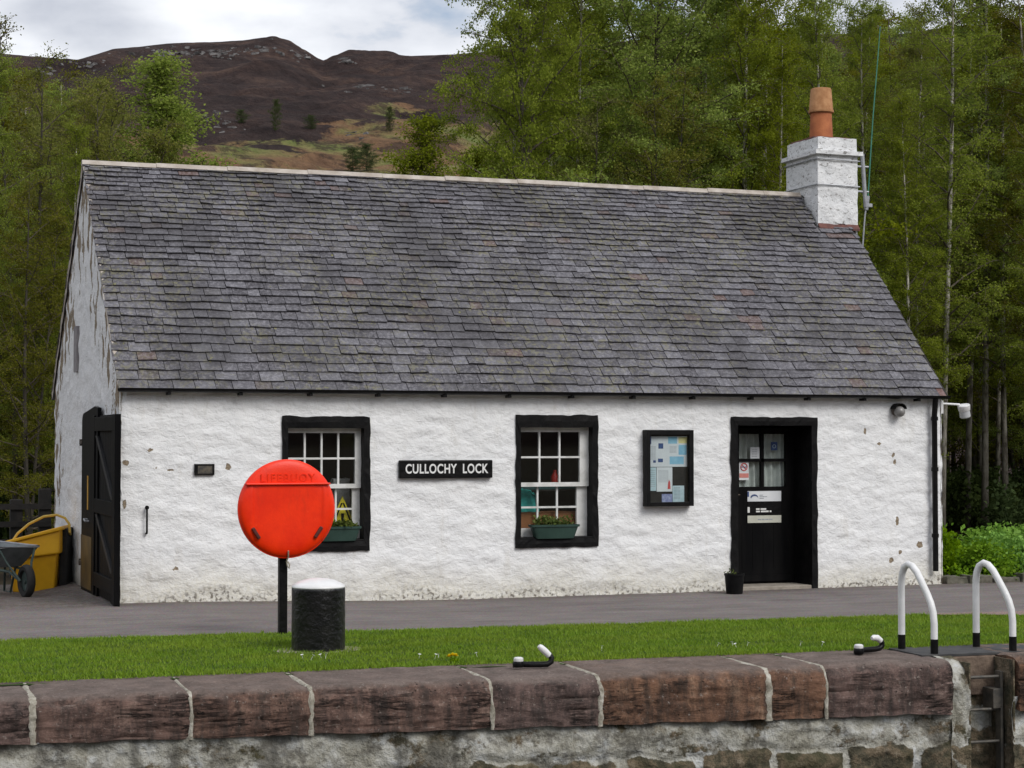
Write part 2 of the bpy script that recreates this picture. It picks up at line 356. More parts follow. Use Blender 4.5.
# ------------------------------------------------------------------ geometry helpers
class MB:
    def __init__(s): s.v = []; s.f = []; s.mi = []
    def add(s, v, f, mi=0):
        o = len(s.v); s.v += [tuple(p) for p in v]; s.f += [tuple(i + o for i in q) for q in f]; s.mi += [mi] * len(f)
    def box(s, lo, hi, M=None, mi=0):
        x0, y0, z0 = lo; x1, y1, z1 = hi
        v = [Vector(p) for p in ((x0, y0, z0), (x1, y0, z0), (x1, y1, z0), (x0, y1, z0), (x0, y0, z1), (x1, y0, z1), (x1, y1, z1), (x0, y1, z1))]
        if M is not None: v = [M @ p for p in v]
        s.add(v, [(3, 2, 1, 0), (4, 5, 6, 7), (0, 1, 5, 4), (1, 2, 6, 5), (2, 3, 7, 6), (3, 0, 4, 7)], mi)
    def tube(s, pts, rad, n=8, cap=True, mi=0):
        pts = [Vector(p) for p in pts]
        if not hasattr(rad, '__len__'): rad = [rad] * len(pts)
        up = Vector((0, 0, 1)); v = []; t0 = (pts[1] - pts[0]).normalized()
        a = t0.cross(up if abs(t0.z) < .9 else Vector((1, 0, 0))).normalized()
        for i, p in enumerate(pts):
            t = (pts[min(i + 1, len(pts) - 1)] - pts[max(i - 1, 0)]).normalized()
            a = (a - t * a.dot(t)).normalized(); b = t.cross(a)
            for k in range(n):
                th = 2 * math.pi * k / n; v.append(p + (a * math.cos(th) + b * math.sin(th)) * rad[i])
        f = []
        for i in range(len(pts) - 1):
            for k in range(n): f.append((i * n + k, i * n + (k + 1) % n, (i + 1) * n + (k + 1) % n, (i + 1) * n + k))
        if cap: f.append(tuple(range(n - 1, -1, -1))); f.append(tuple((len(pts) - 1) * n + k for k in range(n)))
        s.add(v, f, mi)
    def lathe(s, prof, n=32, M=None, mi=0):
        v = []
        for r, z in prof:
            for k in range(n):
                th = 2 * math.pi * k / n; v.append(Vector((r * math.cos(th), r * math.sin(th), z)))
        if M is not None: v = [M @ p for p in v]
        f = [(i * n + k, i * n + (k + 1) % n, (i + 1) * n + (k + 1) % n, (i + 1) * n + k) for i in range(len(prof) - 1) for k in range(n)]
        if prof[0][0] > 1e-4: f.append(tuple(range(n - 1, -1, -1)))
        if prof[-1][0] > 1e-4: f.append(tuple((len(prof) - 1) * n + k for k in range(n)))
        s.add(v, f, mi)
    def prism(s, poly, d0, d1, axis='y', mi=0):
        """poly of 2-D points extruded between d0 and d1 along an axis"""
        def P(a, b, d): return {'y': (a, d, b), 'x': (d, a, b), 'z': (a, b, d)}[axis]
        n = len(poly); v = [P(a, b, d0) for a, b in poly] + [P(a, b, d1) for a, b in poly]
        f = [tuple(range(n)), tuple(range(2 * n - 1, n - 1, -1))] + [(k, k + n, (k + 1) % n + n, (k + 1) % n) for k in range(n)]
        s.add(v, f, mi)
    def build(s, name, m, parent=None, loc=(0, 0, 0), rot=(0, 0, 0), smooth=False, bevel=0, seg=2, autos=None):
        me = bpy.data.meshes.new(name); me.from_pydata(s.v, [], s.f)
        ms = m if isinstance(m, (list, tuple)) else [m]
        for q in ms: me.materials.append(q)
        if len(ms) > 1: me.polygons.foreach_set('material_index', s.mi)
        bm = bmesh.new(); bm.from_mesh(me); bmesh.ops.recalc_face_normals(bm, faces=bm.faces); bm.to_mesh(me); bm.free()
        if smooth:
            me.polygons.foreach_set('use_smooth', [True] * len(me.polygons))
            try: me.set_sharp_from_angle(angle=R(autos or 40))
            except Exception: pass
        o = bpy.data.objects.new(name, me); COL.objects.link(o)
        o.location = loc; o.rotation_euler = rot
        if parent: o.parent = parent
        if bevel:
            b = o.modifiers.new('bevel', 'BEVEL'); b.width = bevel; b.segments = seg; b.limit_method = 'ANGLE'; b.angle_limit = R(35)
        return o

def np_mesh(name, V, F, mats, mi=None, smooth=False):
    V = np.asarray(V, np.float32); F = np.asarray(F, np.int32)
    me = bpy.data.meshes.new(name); k = F.shape[1]
    me.vertices.add(len(V)); me.vertices.foreach_set('co', V.ravel())
    me.loops.add(F.size); me.loops.foreach_set('vertex_index', F.ravel())
    me.polygons.add(len(F)); me.polygons.foreach_set('loop_start', np.arange(0, F.size, k, dtype=np.int32))
    for m in mats: me.materials.append(m)
    if mi is not None: me.polygons.foreach_set('material_index', np.asarray(mi, np.int32))
    if smooth: me.polygons.foreach_set('use_smooth', np.ones(len(F), bool))
    me.update(calc_edges=True); return me
def link(name, me, parent=None, loc=(0, 0, 0), rot=(0, 0, 0)):
    o = bpy.data.objects.new(name, me); COL.objects.link(o); o.location = loc; o.rotation_euler = rot
    if parent: o.parent = parent
    return o
def tag(o, label=None, cat=None, group=None, kind=None):
    if label: o['label'] = label
    if cat: o['category'] = cat
    if group: o['group'] = group
    if kind: o['kind'] = kind
    return o
def thing(name, label, cat, loc=(0, 0, 0), rz=0, group=None):
    o = bpy.data.objects.new(name, None); COL.objects.link(o); o.location = loc; o.rotation_euler = (0, 0, rz)
    o.empty_display_size = .2
    return tag(o, label, cat, group)
def struct(o): o['kind'] = 'structure'; return o
def fattr(me, name, vals):
    a = me.attributes.new(name, 'FLOAT', 'POINT'); a.data.foreach_set('value', np.asarray(vals, np.float32))
def text(name, s, size, m, parent, loc, rot=(R(90), 0, 0), extrude=.002, offset=0., align='CENTER', sx=1., spacing=1.):
    c = bpy.data.curves.new(name, 'FONT'); c.body = s; c.size = size; c.extrude = extrude; c.offset = offset
    c.align_x = align; c.align_y = 'CENTER'; c.space_character = spacing
    t = bpy.data.objects.new(name, c); COL.objects.link(t)
    bpy.context.view_layer.update()
    me = bpy.data.meshes.new_from_object(t.evaluated_get(bpy.context.evaluated_depsgraph_get()))
    bpy.data.objects.remove(t); me.name = name; me.materials.clear(); me.materials.append(m)
    o = link(name, me, parent, loc, rot); o.scale = (sx, 1, 1); return o
def fbm(p, o=4): return noise.fractal(p, 1., 2., o)       # about -1..1

def sm(a, b, x):
    t = min(1, max(0, (x - a) / (b - a))); return t * t * (3 - 2 * t)
def gz(x, y):
    """height of the made ground between lock and cottage"""
    if y < -5: return 0.
    k = sm(-5, -1.5, y)
    z = -k * (.03 + .075 * sm(0, 4.2, x))
    if x < 0 and y > 0: z -= .03 * min(y, 5) * sm(0, -.6, x)
    return z
def edge(x): return -7.79 - .052 * x            # lock edge
LOCK_ROT = -math.atan(.052)

# ------------------------------------------------------------------ setting: ground, road, turf, hills, lock
mb = MB()
xs = [-700, -60, -20, 0, 20, 60, 700]
for a, b in zip(xs, xs[1:]):
    mb.add([(a, edge(a) + .6, -.2), (b, edge(b) + .6, -.2), (b, 120, -.2), (a, 120, -.2)], [(0, 1, 2, 3)])
    mb.add([(a, edge(a) - 11.7, 0), (b, edge(b) - 11.7, 0), (b, -400, 0), (a, -400, 0)], [(3, 2, 1, 0)])
struct(mb.build('ground', wood_floor))
mb = MB()
mb.add([(-300, edge(-300) - .02, -2.6), (300, edge(300) - .02, -2.6), (300, edge(300) - 11.7, -2.6), (-300, edge(-300) - 11.7, -2.6)], [(3, 2, 1, 0)])
struct(mb.build('water', water_mat))
mb = MB()
mb.add([(-300, edge(-300) - 11.7, -4), (300, edge(300) - 11.7, -4), (300, edge(300) - 11.7, 0), (-300, edge(-300) - 11.7, 0)], [(0, 1, 2, 3)])
struct(mb.build('canal_bank', masonry))

def sheet(name, m, inside, x0, x1, y0, y1, st, dz, zf=gz):
    nx = int((x1 - x0) / st); ny = int((y1 - y0) / st); V = []; F = []
    yl = lambda x, t: inside(x)[0] + (inside(x)[1] - inside(x)[0]) * t
    for j in range(ny + 1):
        for i in range(nx + 1):
            x = x0 + (x1 - x0) * i / nx; y = yl(x, j / ny); V.append((x, y, zf(x, y) + dz))
    for j in range(ny):
        for i in range(nx): a = j * (nx + 1) + i; F.append((a, a + 1, a + nx + 2, a + nx + 1))
    return link(name, np_mesh(name, V, F, [m], smooth=True))
def road_edge(x): return -4.0 - .094 * x + .08 * fbm(Vector((x * 1.3, 3, 0)), 5)
def copeback(x): return edge(x) + .90 + .03 * fbm(Vector((x * 1.7, 9, 0)), 4)
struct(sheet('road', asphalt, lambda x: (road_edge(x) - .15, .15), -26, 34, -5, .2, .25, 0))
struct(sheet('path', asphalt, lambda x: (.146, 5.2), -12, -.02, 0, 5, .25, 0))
struct(sheet('turf', turf_mat, lambda x: (copeback(x) - .12, road_edge(x)), -14, 26, -7, -4, .2, .012, lambda x, y: gz(x, y) - .03 * sm(.25, 0, abs(y - copeback(x)))))
struct(sheet('gravel_verge', gravel, lambda x: (road_edge(x) - .75 + .55 * sm(9.2, 7.3, x), road_edge(x) + .04), 7.3, 14, -7, -4, .1, .022))

# grass blades
rng = np.random.default_rng(5)
def grass():
    n = 210000
    x = rng.uniform(-4.5, 11.5, n); t = rng.uniform(0, 1, n)
    keep = []; P = []
    for i in range(n):
        a = copeback(x[i]) - .04; b = road_edge(x[i]) + .07 * fbm(Vector((x[i] * 6, 1, 0)), 4)
        y = a + (b - a) * t[i]
        if x[i] > 7.2 and y > b - (.70 - .55 * sm(9.2, 7.3, x[i])): continue
        if (x[i] - .735) ** 2 + (y + 5.58) ** 2 < .235 ** 2: continue
        P.append((x[i], y, gz(x[i], y) + .005))
    P = np.array(P); m = len(P)
    pn = np.array([fbm(Vector((p[0] * 2.2, p[1] * 5, 0)), 3) for p in P])
    h = rng.uniform(.016, .040, m) * (1 + .45 * pn); h[P[:, 1] < np.array([copeback(q) for q in P[:, 0]]) + .05] *= .8
    w = rng.uniform(.003, .0065, m); th = rng.uniform(0, math.pi, m); le = rng.normal(0, .5, (m, 2)) * h[:, None]
    d = np.stack([np.cos(th) * w, np.sin(th) * w, np.zeros(m)], 1)
    tip = P + np.stack([le[:, 0], le[:, 1], h], 1)
    V = np.stack([P - d, P + d, tip], 1).reshape(-1, 3); F = np.arange(3 * m).reshape(-1, 3)
    o = link('grass', np_mesh('grass', V, F, [grass_mat]))
    tag(o, 'short mown green grass between the road and the lock edge', 'grass', kind='stuff')
grass()

# hills: rotated frame, u to the right, v away from the lock
RU = Vector((math.cos(YAW), -math.sin(YAW), 0)); RV = Vector((math.sin(YAW), math.cos(YAW), 0))
def uv(u, v, z=0): return CAM * 1 - Vector((0, 0, CAM.z)) + RU * u + RV * v + Vector((0, 0, z))
SKYL = [(-1600, 120), (-700, 80), (-300, 40), (-60, 48), (0, 52), (30, 54), (75, 57), (110, 47), (140, 44), (180, 41), (225, 39), (262, 36), (275, 35), (290, 40), (305, 49), (322, 60), (334, 56), (352, 52), (385, 51), (410, 54), (450, 53), (600, 40), (800, 30), (905, 30), (950, 25), (1100, 20), (1500, 60), (2600, 140)]
def skyang(px): return (440 - np.interp(px, [a for a, b in SKYL], [b for a, b in SKYL])) / 1900
VD = 880.
VP_V = [55, 90, 150, 220, 300, 400, 500, 620, 760, 840, VD]
VP_A = [0, .012, .055, .100, .138, .163, .180, .1935, .2035, .2075, .2095]
def hill_z(u, v):
    px = 512 + 1900 * u / v
    k = skyang(px) / .2095
    kk = 1 + (k - 1) * sm(300, VD, v)
    a = float(np.interp(v, VP_V, VP_A)) * kk
    z = a * v + 1.75
    w = sm(120, 400, v) * (1 - sm(780, VD, v) * .75)
    z += w * (5.5 * fbm(Vector((u * .012, v * .012, 1)), 4) + 2.2 * fbm(Vector((u * .045, v * .05, 4)), 4))
    if v > VD: z -= (v - VD) * .35
    return z - (1.75 + .8 if v < 60 else 1.75 * (1 - sm(60, 300, v)) + .8 * (1 - sm(60, 120, v)))
def hills():
    cols = np.concatenate([np.linspace(-1700, -60, 60), np.linspace(-50, 480, 300), np.linspace(490, 1100, 130), np.linspace(1120, 2700, 50)])
    rows = np.concatenate([np.linspace(55, 270, 40), np.geomspace(280, VD, 150), np.linspace(VD + 3, 1300, 12)])
    V = []; gr = []; rk = []
    crags = [(170, 50, 45, 8), (215, 49, 30, 7), (255, 47, 25, 8), (300, 52, 16, 8), (90, 62, 20, 6), (40, 68, 14, 6), (360, 84, 26, 5), (345, 56, 10, 4), (215, 115, 16, 9), (225, 125, 12, 8), (400, 88, 12, 4), (350, 132, 16, 4)]
    for v in rows:
        for px in cols:
            u = (px - 512) / 1900 * v; z = hill_z(u, v); V.append(uv(u, v, z))
            y = 440 - 1900 * (z - 1.75) / v
            g_ = sm(150, 112, v * 0 + 440 - y) * 0
            g_ = .85 * sm(100, 165, y + 14 * sm(300, 380, px) - 8 * sm(240, 200, px)); g_ = max(g_, .62 * math.exp(-((px - 400) / 60) ** 2 - ((y - 108) / 12) ** 2))
            if v < 200: g_ = .2
            gr.append(g_)
            rk.append(max(math.exp(-((px - a) / c) ** 2 - ((y - b) / d) ** 2) for a, b, c, d in crags) * .62 if v > 280 else 0)
    n = len(cols); F = [(j * n + i, j * n + i + 1, (j + 1) * n + i + 1, (j + 1) * n + i) for j in range(len(rows) - 1) for i in range(n - 1)]
    me = np_mesh('hills', [tuple(p) for p in V], F, [moor], smooth=True); fattr(me, 'grassy', gr); fattr(me, 'rocky', rk)
    struct(link('hills', me))
    # the other side of the glen, unseen behind the viewer, added to darken reflections
    V = []; nu = 90
    for j, (d_, k_) in enumerate([(420, 0), (560, .45), (760, .8), (900, 1.), (1100, .6)]):
        for i in range(nu + 1):
            a = YAW + math.pi + R(-100 + 200 * i / nu); h_ = k_ * (165 + 40 * fbm(Vector((i * .11, 2, 0)), 4)) - .5
            V.append((math.sin(a) * d_, math.cos(a) * d_, h_))
    F = [(j * (nu + 1) + i, (j + 1) * (nu + 1) + i, (j + 1) * (nu + 1) + i + 1, j * (nu + 1) + i + 1) for j in range(4) for i in range(nu)]
    me = np_mesh('unseen_hills', V, F, [moor], smooth=True); fattr(me, 'grassy', [.3] * len(V)); fattr(me, 'rocky', [0.] * len(V)); struct(link('unseen_hills', me))
    # crags: weathered blocks standing out of the ridge and slope
    rn = random.Random(4); mb = MB()
    for a, b, c, d in crags:
        for _ in range(int(c * 1.6)):
            px = a + rn.gauss(0, c * .6); y = b + rn.gauss(0, d * .45) + 2
            lo, hi = 280., VD
            for _ in range(30):
                v = (lo + hi) / 2; u = (px - 512) / 1900 * v
                if 440 - 1900 * (hill_z(u, v) - 1.75) / v > y: lo = v
                else: hi = v
            if v > VD - 4: continue
            c0 = uv(u, v, hill_z(u, v) - .3); s = rn.uniform(.25, .9) ** 1.4 * v / 600
            bmv = [Vector((x, y_, z)) for x in (-1, 1) for y_ in (-1, 1) for z in (-1, 1)]
            sc = Vector((s * rn.uniform(.8, 2.2), s * 1.2, s * rn.uniform(.5, 1.1))); rr = Euler((rn.uniform(-.3, .3), rn.uniform(-.3, .3), rn.uniform(0, 3))).to_matrix()
            vv = [c0 + rr @ Vector((p.x * sc.x * rn.uniform(.5, 1), p.y * sc.y * rn.uniform(.5, 1), p.z * sc.z * rn.uniform(.6, 1))) for p in bmv]
            mb.add(vv, [(0, 1, 3, 2), (4, 6, 7, 5), (0, 4, 5, 1), (2, 3, 7, 6), (0, 2, 6, 4), (1, 5, 7, 3)])
    o = mb.build('crags', crag_mat); tag(o, kind='stuff', label='pale grey rock outcrops along the heather hill', cat='rocks')
hills()

# ------------------------------------------------------------------ lock wall
lw = thing('lock_wall', 'red sandstone lock wall with rounded coping stones and pale lime mortar', 'lock wall', (0, -7.79, 0), LOCK_ROT)
JO = [-4.6, -3.2, -1.83, -.76, .09, 1.43, 2.28, 3.66, 4.15, 5.28]
JR = [5.86, 7.1, 8.4, 9.9, 11.3]
def cbot(x): return -.335 - .016 * x
def coping(x0, x1, sd, flat=False):
    prof = [(.95, -.30), (.95, 0)]
    for t in np.linspace(.85, .20, 10): prof.append((t, 0))
    rr = .13
    for a in np.linspace(0, 90, 8): prof.append((rr - rr * math.sin(R(a)) + 0, -rr + rr * math.cos(R(a))))
    for t in np.linspace(.15, 1, 14): prof.append((0, t))     # placeholder for the face, t is a share
    n = max(6, int((x1 - x0) / .035)); V = []; m = len(prof)
    for i in range(n + 1):
        t = i / n; x = x0 + (x1 - x0) * t
        en = min(t, 1 - t) * (x1 - x0)
        for j, (y, z) in enumerate(prof):
            if j >= m - 14:
                b = cbot(x) + .012 * fbm(Vector((x * 3, sd, 0)), 3); k = (j - (m - 15)) / 14
                z = -rr + (b + rr) * k
            rnd = .022 * max(0, 1 - en / .05) ** 2
            p = Vector((x, y, z)); q = Vector((x * 1.6 + sd * 7, y * 2, z * 7))
            d = .020 * fbm(q, 4) + .012 * fbm(q * 4, 3)
            q2 = Vector((x * .8 + sd, 5, z * 22)); cr = noise.noise(q2)
            if j >= m - 14 and cr > .42: d -= .02 * (cr - .42) / .3
            if j < 2: d = 0; rnd = 0
            if j >= m - 18: p.y += -d + rnd
            elif j >= 2: p.z += d * .6 - rnd * .8
            p.z += .008 * math.sin(sd * 3.1) if j >= 2 else 0
            xo = .007 * fbm(Vector((z * 5 + sd, y * 5, 2)), 3) if en < .03 else 0
            p.x += xo; V.append(p)
    F = [(i * m + j, (i + 1) * m + j, (i + 1) * m + j + 1, i * m + j + 1) for i in range(n) for j in range(m - 1)]
    F2 = MB(); F2.add(V, F); F2.add([V[j] for j in range(m)], [tuple(range(m))]); F2.add([V[n * m + j] for j in range(m)], [tuple(range(m - 1, -1, -1))])
    return F2.build('coping_stone', sandstone, lw, smooth=True, autos=60)
for k, (a, b) in enumerate(zip(JO, JO[1:])): coping(a + .009, b - .009, k + 1)
for k, (a, b) in enumerate(zip(JR, JR[1:])): coping(a + .009, b - .009, k + 31)

def jointmortar(cx, w, zb, name='mortar_joint'):
    V = []; pr = [(.93, -.006)] + [(t, -.006) for t in np.linspace(.8, .16, 8)] + [(.13 - .125 * math.sin(R(a)), -.135 + .128 * math.cos(R(a))) for a in (15, 35, 55, 75, 90)] + [(.006, -.13 + (zb + .13) * t) for t in np.linspace(.12, 1, 8)]
    m = len(pr)
    for j, (y, z) in enumerate(pr):
        ww = w * (1.15 + .55 * fbm(Vector((cx * 3, j * .45, 0)), 4)) * (1.5 if abs(cx + 1.83) < .01 and 6 < j < 14 else 1); off = .012 * fbm(Vector((cx, j * .15, 3)), 2)
        for q, dd in ((-1, .012), (-.4, 0), (.4, 0), (1, .012)):
            dz = 0; V.append((cx + off + q * ww, y + (dd if y < .1 else 0) + .006 * fbm(Vector((q * 3, j, cx)), 2), z - (dd if y >= .1 else 0)))
    F = [(j * 4 + k, j * 4 + k + 1, (j + 1) * 4 + k + 1, (j + 1) * 4 + k) for j in range(m - 1) for k in range(3)]
    return link(name, np_mesh(name, V, F, [mortar], smooth=True), lw)
for k, x in enumerate(JO[1:-1]): jointmortar(x, [.024, .020, .014, .018, .014, .018, .026, .014][k % 8], cbot(x) - .01)
for x in JR[1:-1]: jointmortar(x, .016, cbot(x) - .01)

def lower_masonry(x0, x1, name):
    st = .03; nx = int((x1 - x0) / st); zs = np.concatenate([np.linspace(-.31, -1.2, 36), np.linspace(-1.25, -4, 20)]); V = []; mo = []
    for z in zs:
        for i in range(nx + 1):
            x = x0 + (x1 - x0) * i / nx
            zz = z + .016 * x * 0
            c1 = -.60 + .075 * fbm(Vector((x * 1.6, 4, 0)), 4) - .012 * x * .5
            mj = .0
            # first pale rendered band, then coursed blocks with joints
            if zz > c1: mj = .66 + .5 * fbm(Vector((x * 1.5, zz * 4, 7)), 3)
            row = math.floor((c1 - zz) / .36); fz = (c1 - zz) / .36 - row
            bw = .62; ox = (row % 2) * .31 + .12 * noise.noise(Vector((row * 9.1, 2, 0)))
            u = (x + ox) / bw + .25 * noise.noise(Vector((math.floor((x + ox) / bw), row, 5))); fx = u - math.floor(u)
            e = min(fx * bw, (1 - fx) * bw, fz * .36, (1 - fz) * .36)
            if zz <= c1: mj = sm(.075, .0, e + .035 * fbm(Vector((x * 5, zz * 5, 1)), 4))
            d = .04 * fbm(Vector((x * 3, zz * 5, 2)), 4) + .012 * fbm(Vector((x * 14, zz * 14, 3)), 2) - .03 * (mj if zz <= c1 else .3)
            V.append((x, .045 - d, zz)); mo.append(mj)
    n = nx + 1; F = [(j * n + i, (j + 1) * n + i, (j + 1) * n + i + 1, j * n + i + 1) for j in range(len(zs) - 1) for i in range(nx)]
    me = np_mesh(name, V, F, [masonry], smooth=True); fattr(me, 'mortar', mo)
    return link(name, me, lw)
lower_masonry(-7, 5.44, 'masonry_face')
lower_masonry(5.83, 14, 'masonry_face')
# ladder recess: cheeks, back, and the rounded mortar shoulder at its left
mb = MB()
mb.box((5.43, .05, -4), (5.444, .42, -.03)); mb.box((5.836, .05, -4), (5.85, .42, -.02))
o = mb.build('recess_cheek', masonry, lw); fattr(o.data, 'mortar', [.25] * len(o.data.vertices))
mb = MB(); n = 14; V = []
for j in range(40):
    z = -.06 - j * .1
    for i in range(n): x = 5.4 + .5 * i / (n - 1); V.append((x, .36 - .03 * fbm(Vector((x * 5, z * 3, 11)), 4), z))
F = [(j * n + i, (j + 1) * n + i, (j + 1) * n + i + 1, j * n + i + 1) for j in range(39) for i in range(n - 1)]
me = np_mesh('recess_back', V, F, [masonry], smooth=True); fattr(me, 'mortar', [.05 + (.75 if -.60 < v[2] < -.42 and v[0] > 5.5 else 0) for v in V]); link('recess_back', me, lw)
mb = MB(); mb.box((5.42, .335, -.33), (5.86, .9, -.012)); mb.build('recess_lintel_stone', pm('brown_stone', (.085, .058, .042), (.20, .145, .105), 9, .9, .01, 30), lw, bevel=.012)
mb = MB(); mb.box((5.18, .345, -.008), (6.4, .93, .010)); mb.build('steel_plate', pm('plate_steel', (.028, .028, .03), (.060, .058, .056), 8, .7, .002), lw)
V = []; pr = [(.93, -.004)] + [(t, -.004) for t in np.linspace(.8, .34, 6)] + [(.32 - .30 * math.sin(R(a)), -.26 + .256 * math.cos(R(a))) for a in np.linspace(8, 90, 12)] + [(.02 + .03 * min(1, k / 4), -.26 - .1 * k) for k in range(1, 30)]
m = 9
for j, (y, z) in enumerate(pr):
    for i in range(m):
        a = i / (m - 1); x = 5.268 + .178 * a; k = .030 * fbm(Vector((x * 9, z * 7, y * 7 + 8)), 4) if j > 3 else 0
        V.append((x + (.012 * fbm(Vector((z * 6, y * 6, 3)), 3) if i == m - 1 else 0), y + k + .03 * max(0, a - .7) / .3, z + k * .4))
e = len(V)
for (y, z) in pr: V.append((5.444, min(.93, y + .25), z - .05))
F = [(j * m + i, j * m + i + 1, (j + 1) * m + i + 1, (j + 1) * m + i) for j in range(len(pr) - 1) for i in range(m - 1)] + [(j * m + m - 1, e + j, e + j + 1, (j + 1) * m + m - 1) for j in range(len(pr) - 1)]
me = np_mesh('mortar_shoulder', V, F, [masonry], smooth=True); fattr(me, 'mortar', [.62 + .6 * fbm(Vector((p[0] * 6, p[2] * 5, p[1] * 5)), 3) for p in V]); link('mortar_shoulder', me, lw)

lad = thing('lock_ladder', 'rusty steel ladder set in the recess of the lock wall', 'ladder', (0, -7.79, 0), LOCK_ROT)
for x in (5.48, 5.80):
    mb = MB(); mb.box((x - .012, .16, -3.2), (x + .012, .24, -.12)); mb.build('stringer', ladder_steel, lad, bevel=.003)
for k in range(11):
    z = -.165 - .26 * k
    mb = MB(); mb.tube([(5.47, .19, z), (5.81, .19, z)], .013, 8); mb.build('rung', ladder_steel, lad, smooth=True)
mb = MB(); mb.box((5.72, .16, -.42), (5.80, .32, -.26)); mb.build('bracket', ladder_steel, lad, bevel=.005)

# ------------------------------------------------------------------ cottage
WX, DY, EZ, RZ = 10.55, 5.33, 2.33, 5.16
RY = DY / 2
SLOPE = (RZ - EZ) / (RY + .10)
cot = thing('cottage', 'whitewashed stone cottage with grey slate roof and black window margins', 'cottage')
OPEN = {'w1': (1.82, 2.85, .485, 2.02), 'w2': (4.64, 5.69, .475, 2.045), 'd': (7.485, 8.69, -.2, 2.035)}
SPOTS = [(9.397, 1.864, .025, .07), (9.836, 1.469, .03, .05), (9.807, 1.559, .03, .05), (9.861, .716, .035, .08), (10.201, .404, .07, .06), (9.769, .221, .05, .05), (1.205, 1.449, .045, .06), (.336, 1.64, .05, .03), (.56, 1.42, .06, .02), (.39, 1.45, .06, .015), (.07, 1.5, .05, .05), (.06, 1.05, .03, .08), (.62, .33, .05, .03), (9.9, .32, .04, .04), (9.6, 1.70, .05, .03)]
def relief(x, z, sd=0):
    p = Vector((x * 2.1 + sd, 0, z * 4.6 + sd)); a = fbm(p, 3)
    q = Vector((x * 7 + sd, 3, z * 12 + sd)); b = 1 - abs(noise.noise(q)) * 2
    st = noise.noise(Vector((x * 3.2 + sd * 2, 8, z * 6.5)))
    l = noise.noise(Vector((x * 7.5 + sd, 5, z * 11))) ; l2 = noise.noise(Vector((x * 15 + sd, 9, z * 20)))
    return .010 * a + .006 * b * max(0, st + .3) + .006 * st + .0075 * l + .0035 * l2
def grid_lines(a, b, st, cuts):
    pts = sorted(set([a, b] + [c for c in cuts if a < c < b])); out = []
    for p, q in zip(pts, pts[1:]):
        n = max(1, int(round((q - p) / st))); out += [p + (q - p) * i / n for i in range(n)]
    return out + [b]
def front_wall():
    m = .03
    cx = [c for o in OPEN.values() for c in (o[0] + m, o[1] - m)]; cz = [c for o in OPEN.values() for c in (o[2] + m, o[3] - m)]
    X = grid_lines(0, WX, .022, cx); Z = grid_lines(-.25, EZ + .03, .022, cz); V = []; fl = []; di = []
    for z in Z:
        for x in X:
            d = relief(x, z)
            d -= .02 * max(sm(.08, 0, x), sm(WX - .08, WX, x)) ** 2
            V.append((x, -min(d, .021), z))
            f = max(math.exp(-((x - a) / c) ** 2 - ((z - b) / e) ** 2) for a, b, c, e in SPOTS)
            fl.append(f * .95 - .05); g0 = gz(x, 0)
            di.append(sm(.52, .02, z - g0 + .14 * fbm(Vector((x * 1.3, 0, z)), 4)))
    nx = len(X); F = []
    for j in range(len(Z) - 1):
        for i in range(nx - 1):
            xm = (X[i] + X[i + 1]) / 2; zm = (Z[j] + Z[j + 1]) / 2
            if any(o[0] + m < xm < o[1] - m and o[2] + m < zm < o[3] - m for o in OPEN.values()): continue
            a = j * nx + i; F.append((a, a + 1, a + nx + 1, a + nx))
    me = np_mesh('front_wall', V, F, [whitewash], smooth=True); fattr(me, 'flake', fl); fattr(me, 'dirt', di)
    link('front_wall', me, cot)
front_wall()
def zroof(y): return EZ + SLOPE * ((y + .10) if y < RY else (DY + .10 - y))
def gable(x, sgn, name):
    Y = np.linspace(0, DY, 150); T = np.linspace(0, 1, 150); V = []; fl = []; di = []
    for t in T:
        for y in Y:
            zt = zroof(y) - .02 + (.03 if y > RY else 0) * sm(RY, RY + .3, y); z = -.45 + (zt + .45) * t; d = relief(y, z, 20)
            d -= .02 * max(sm(.08, 0, y), sm(DY - .08, DY, y)) ** 2
            V.append((x + sgn * d, y, z))
            e = min(y, DY - y, (zt - z) * .7); sl = fbm(Vector((y * 6, 2, z * 2.0)), 5)
            f = .24 + .28 * sm(.7, .05, e) + 2.6 * sl * sm(1.4, .1, e)
            if abs(y - .42) < .1 and 2.05 < z < 2.65: f = .55
            fl.append(f * .9); di.append(.9 * sm(.5, -.05, z + .12 * fbm(Vector((y, 0, z)), 3)))
    n = 150; F = [(j * n + i, j * n + i + 1, (j + 1) * n + i + 1, (j + 1) * n + i) for j in range(n - 1) for i in range(n - 1)]
    me = np_mesh(name, V, F, [whitewash], smooth=True); fattr(me, 'flake', fl); fattr(me, 'dirt', di); link(name, me, cot)
gable(0, -1, 'gable_wall'); gable(WX, 1, 'gable_wall')
mb = MB(); mb.box((.02, DY - .4, -.45), (WX - .02, DY, EZ + .1)); o = mb.build('back_wall', whitewash, cot)
fattr(o.data, 'flake', [0] * 8); fattr(o.data, 'dirt', [0] * 8)
mb = MB()   # rooms behind the openings, seen as a dark inside through the panes
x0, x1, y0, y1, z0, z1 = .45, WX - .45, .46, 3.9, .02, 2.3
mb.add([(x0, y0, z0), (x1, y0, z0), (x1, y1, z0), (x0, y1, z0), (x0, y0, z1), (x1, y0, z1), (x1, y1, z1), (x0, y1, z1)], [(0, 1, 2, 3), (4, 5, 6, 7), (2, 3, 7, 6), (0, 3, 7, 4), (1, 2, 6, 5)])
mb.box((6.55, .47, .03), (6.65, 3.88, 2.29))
for a, b in ((.46, 1.80), (2.88, 4.62), (5.71, 7.46), (8.71, WX - .46)): mb.box((a, .42, .03), (b, .455, 2.29))
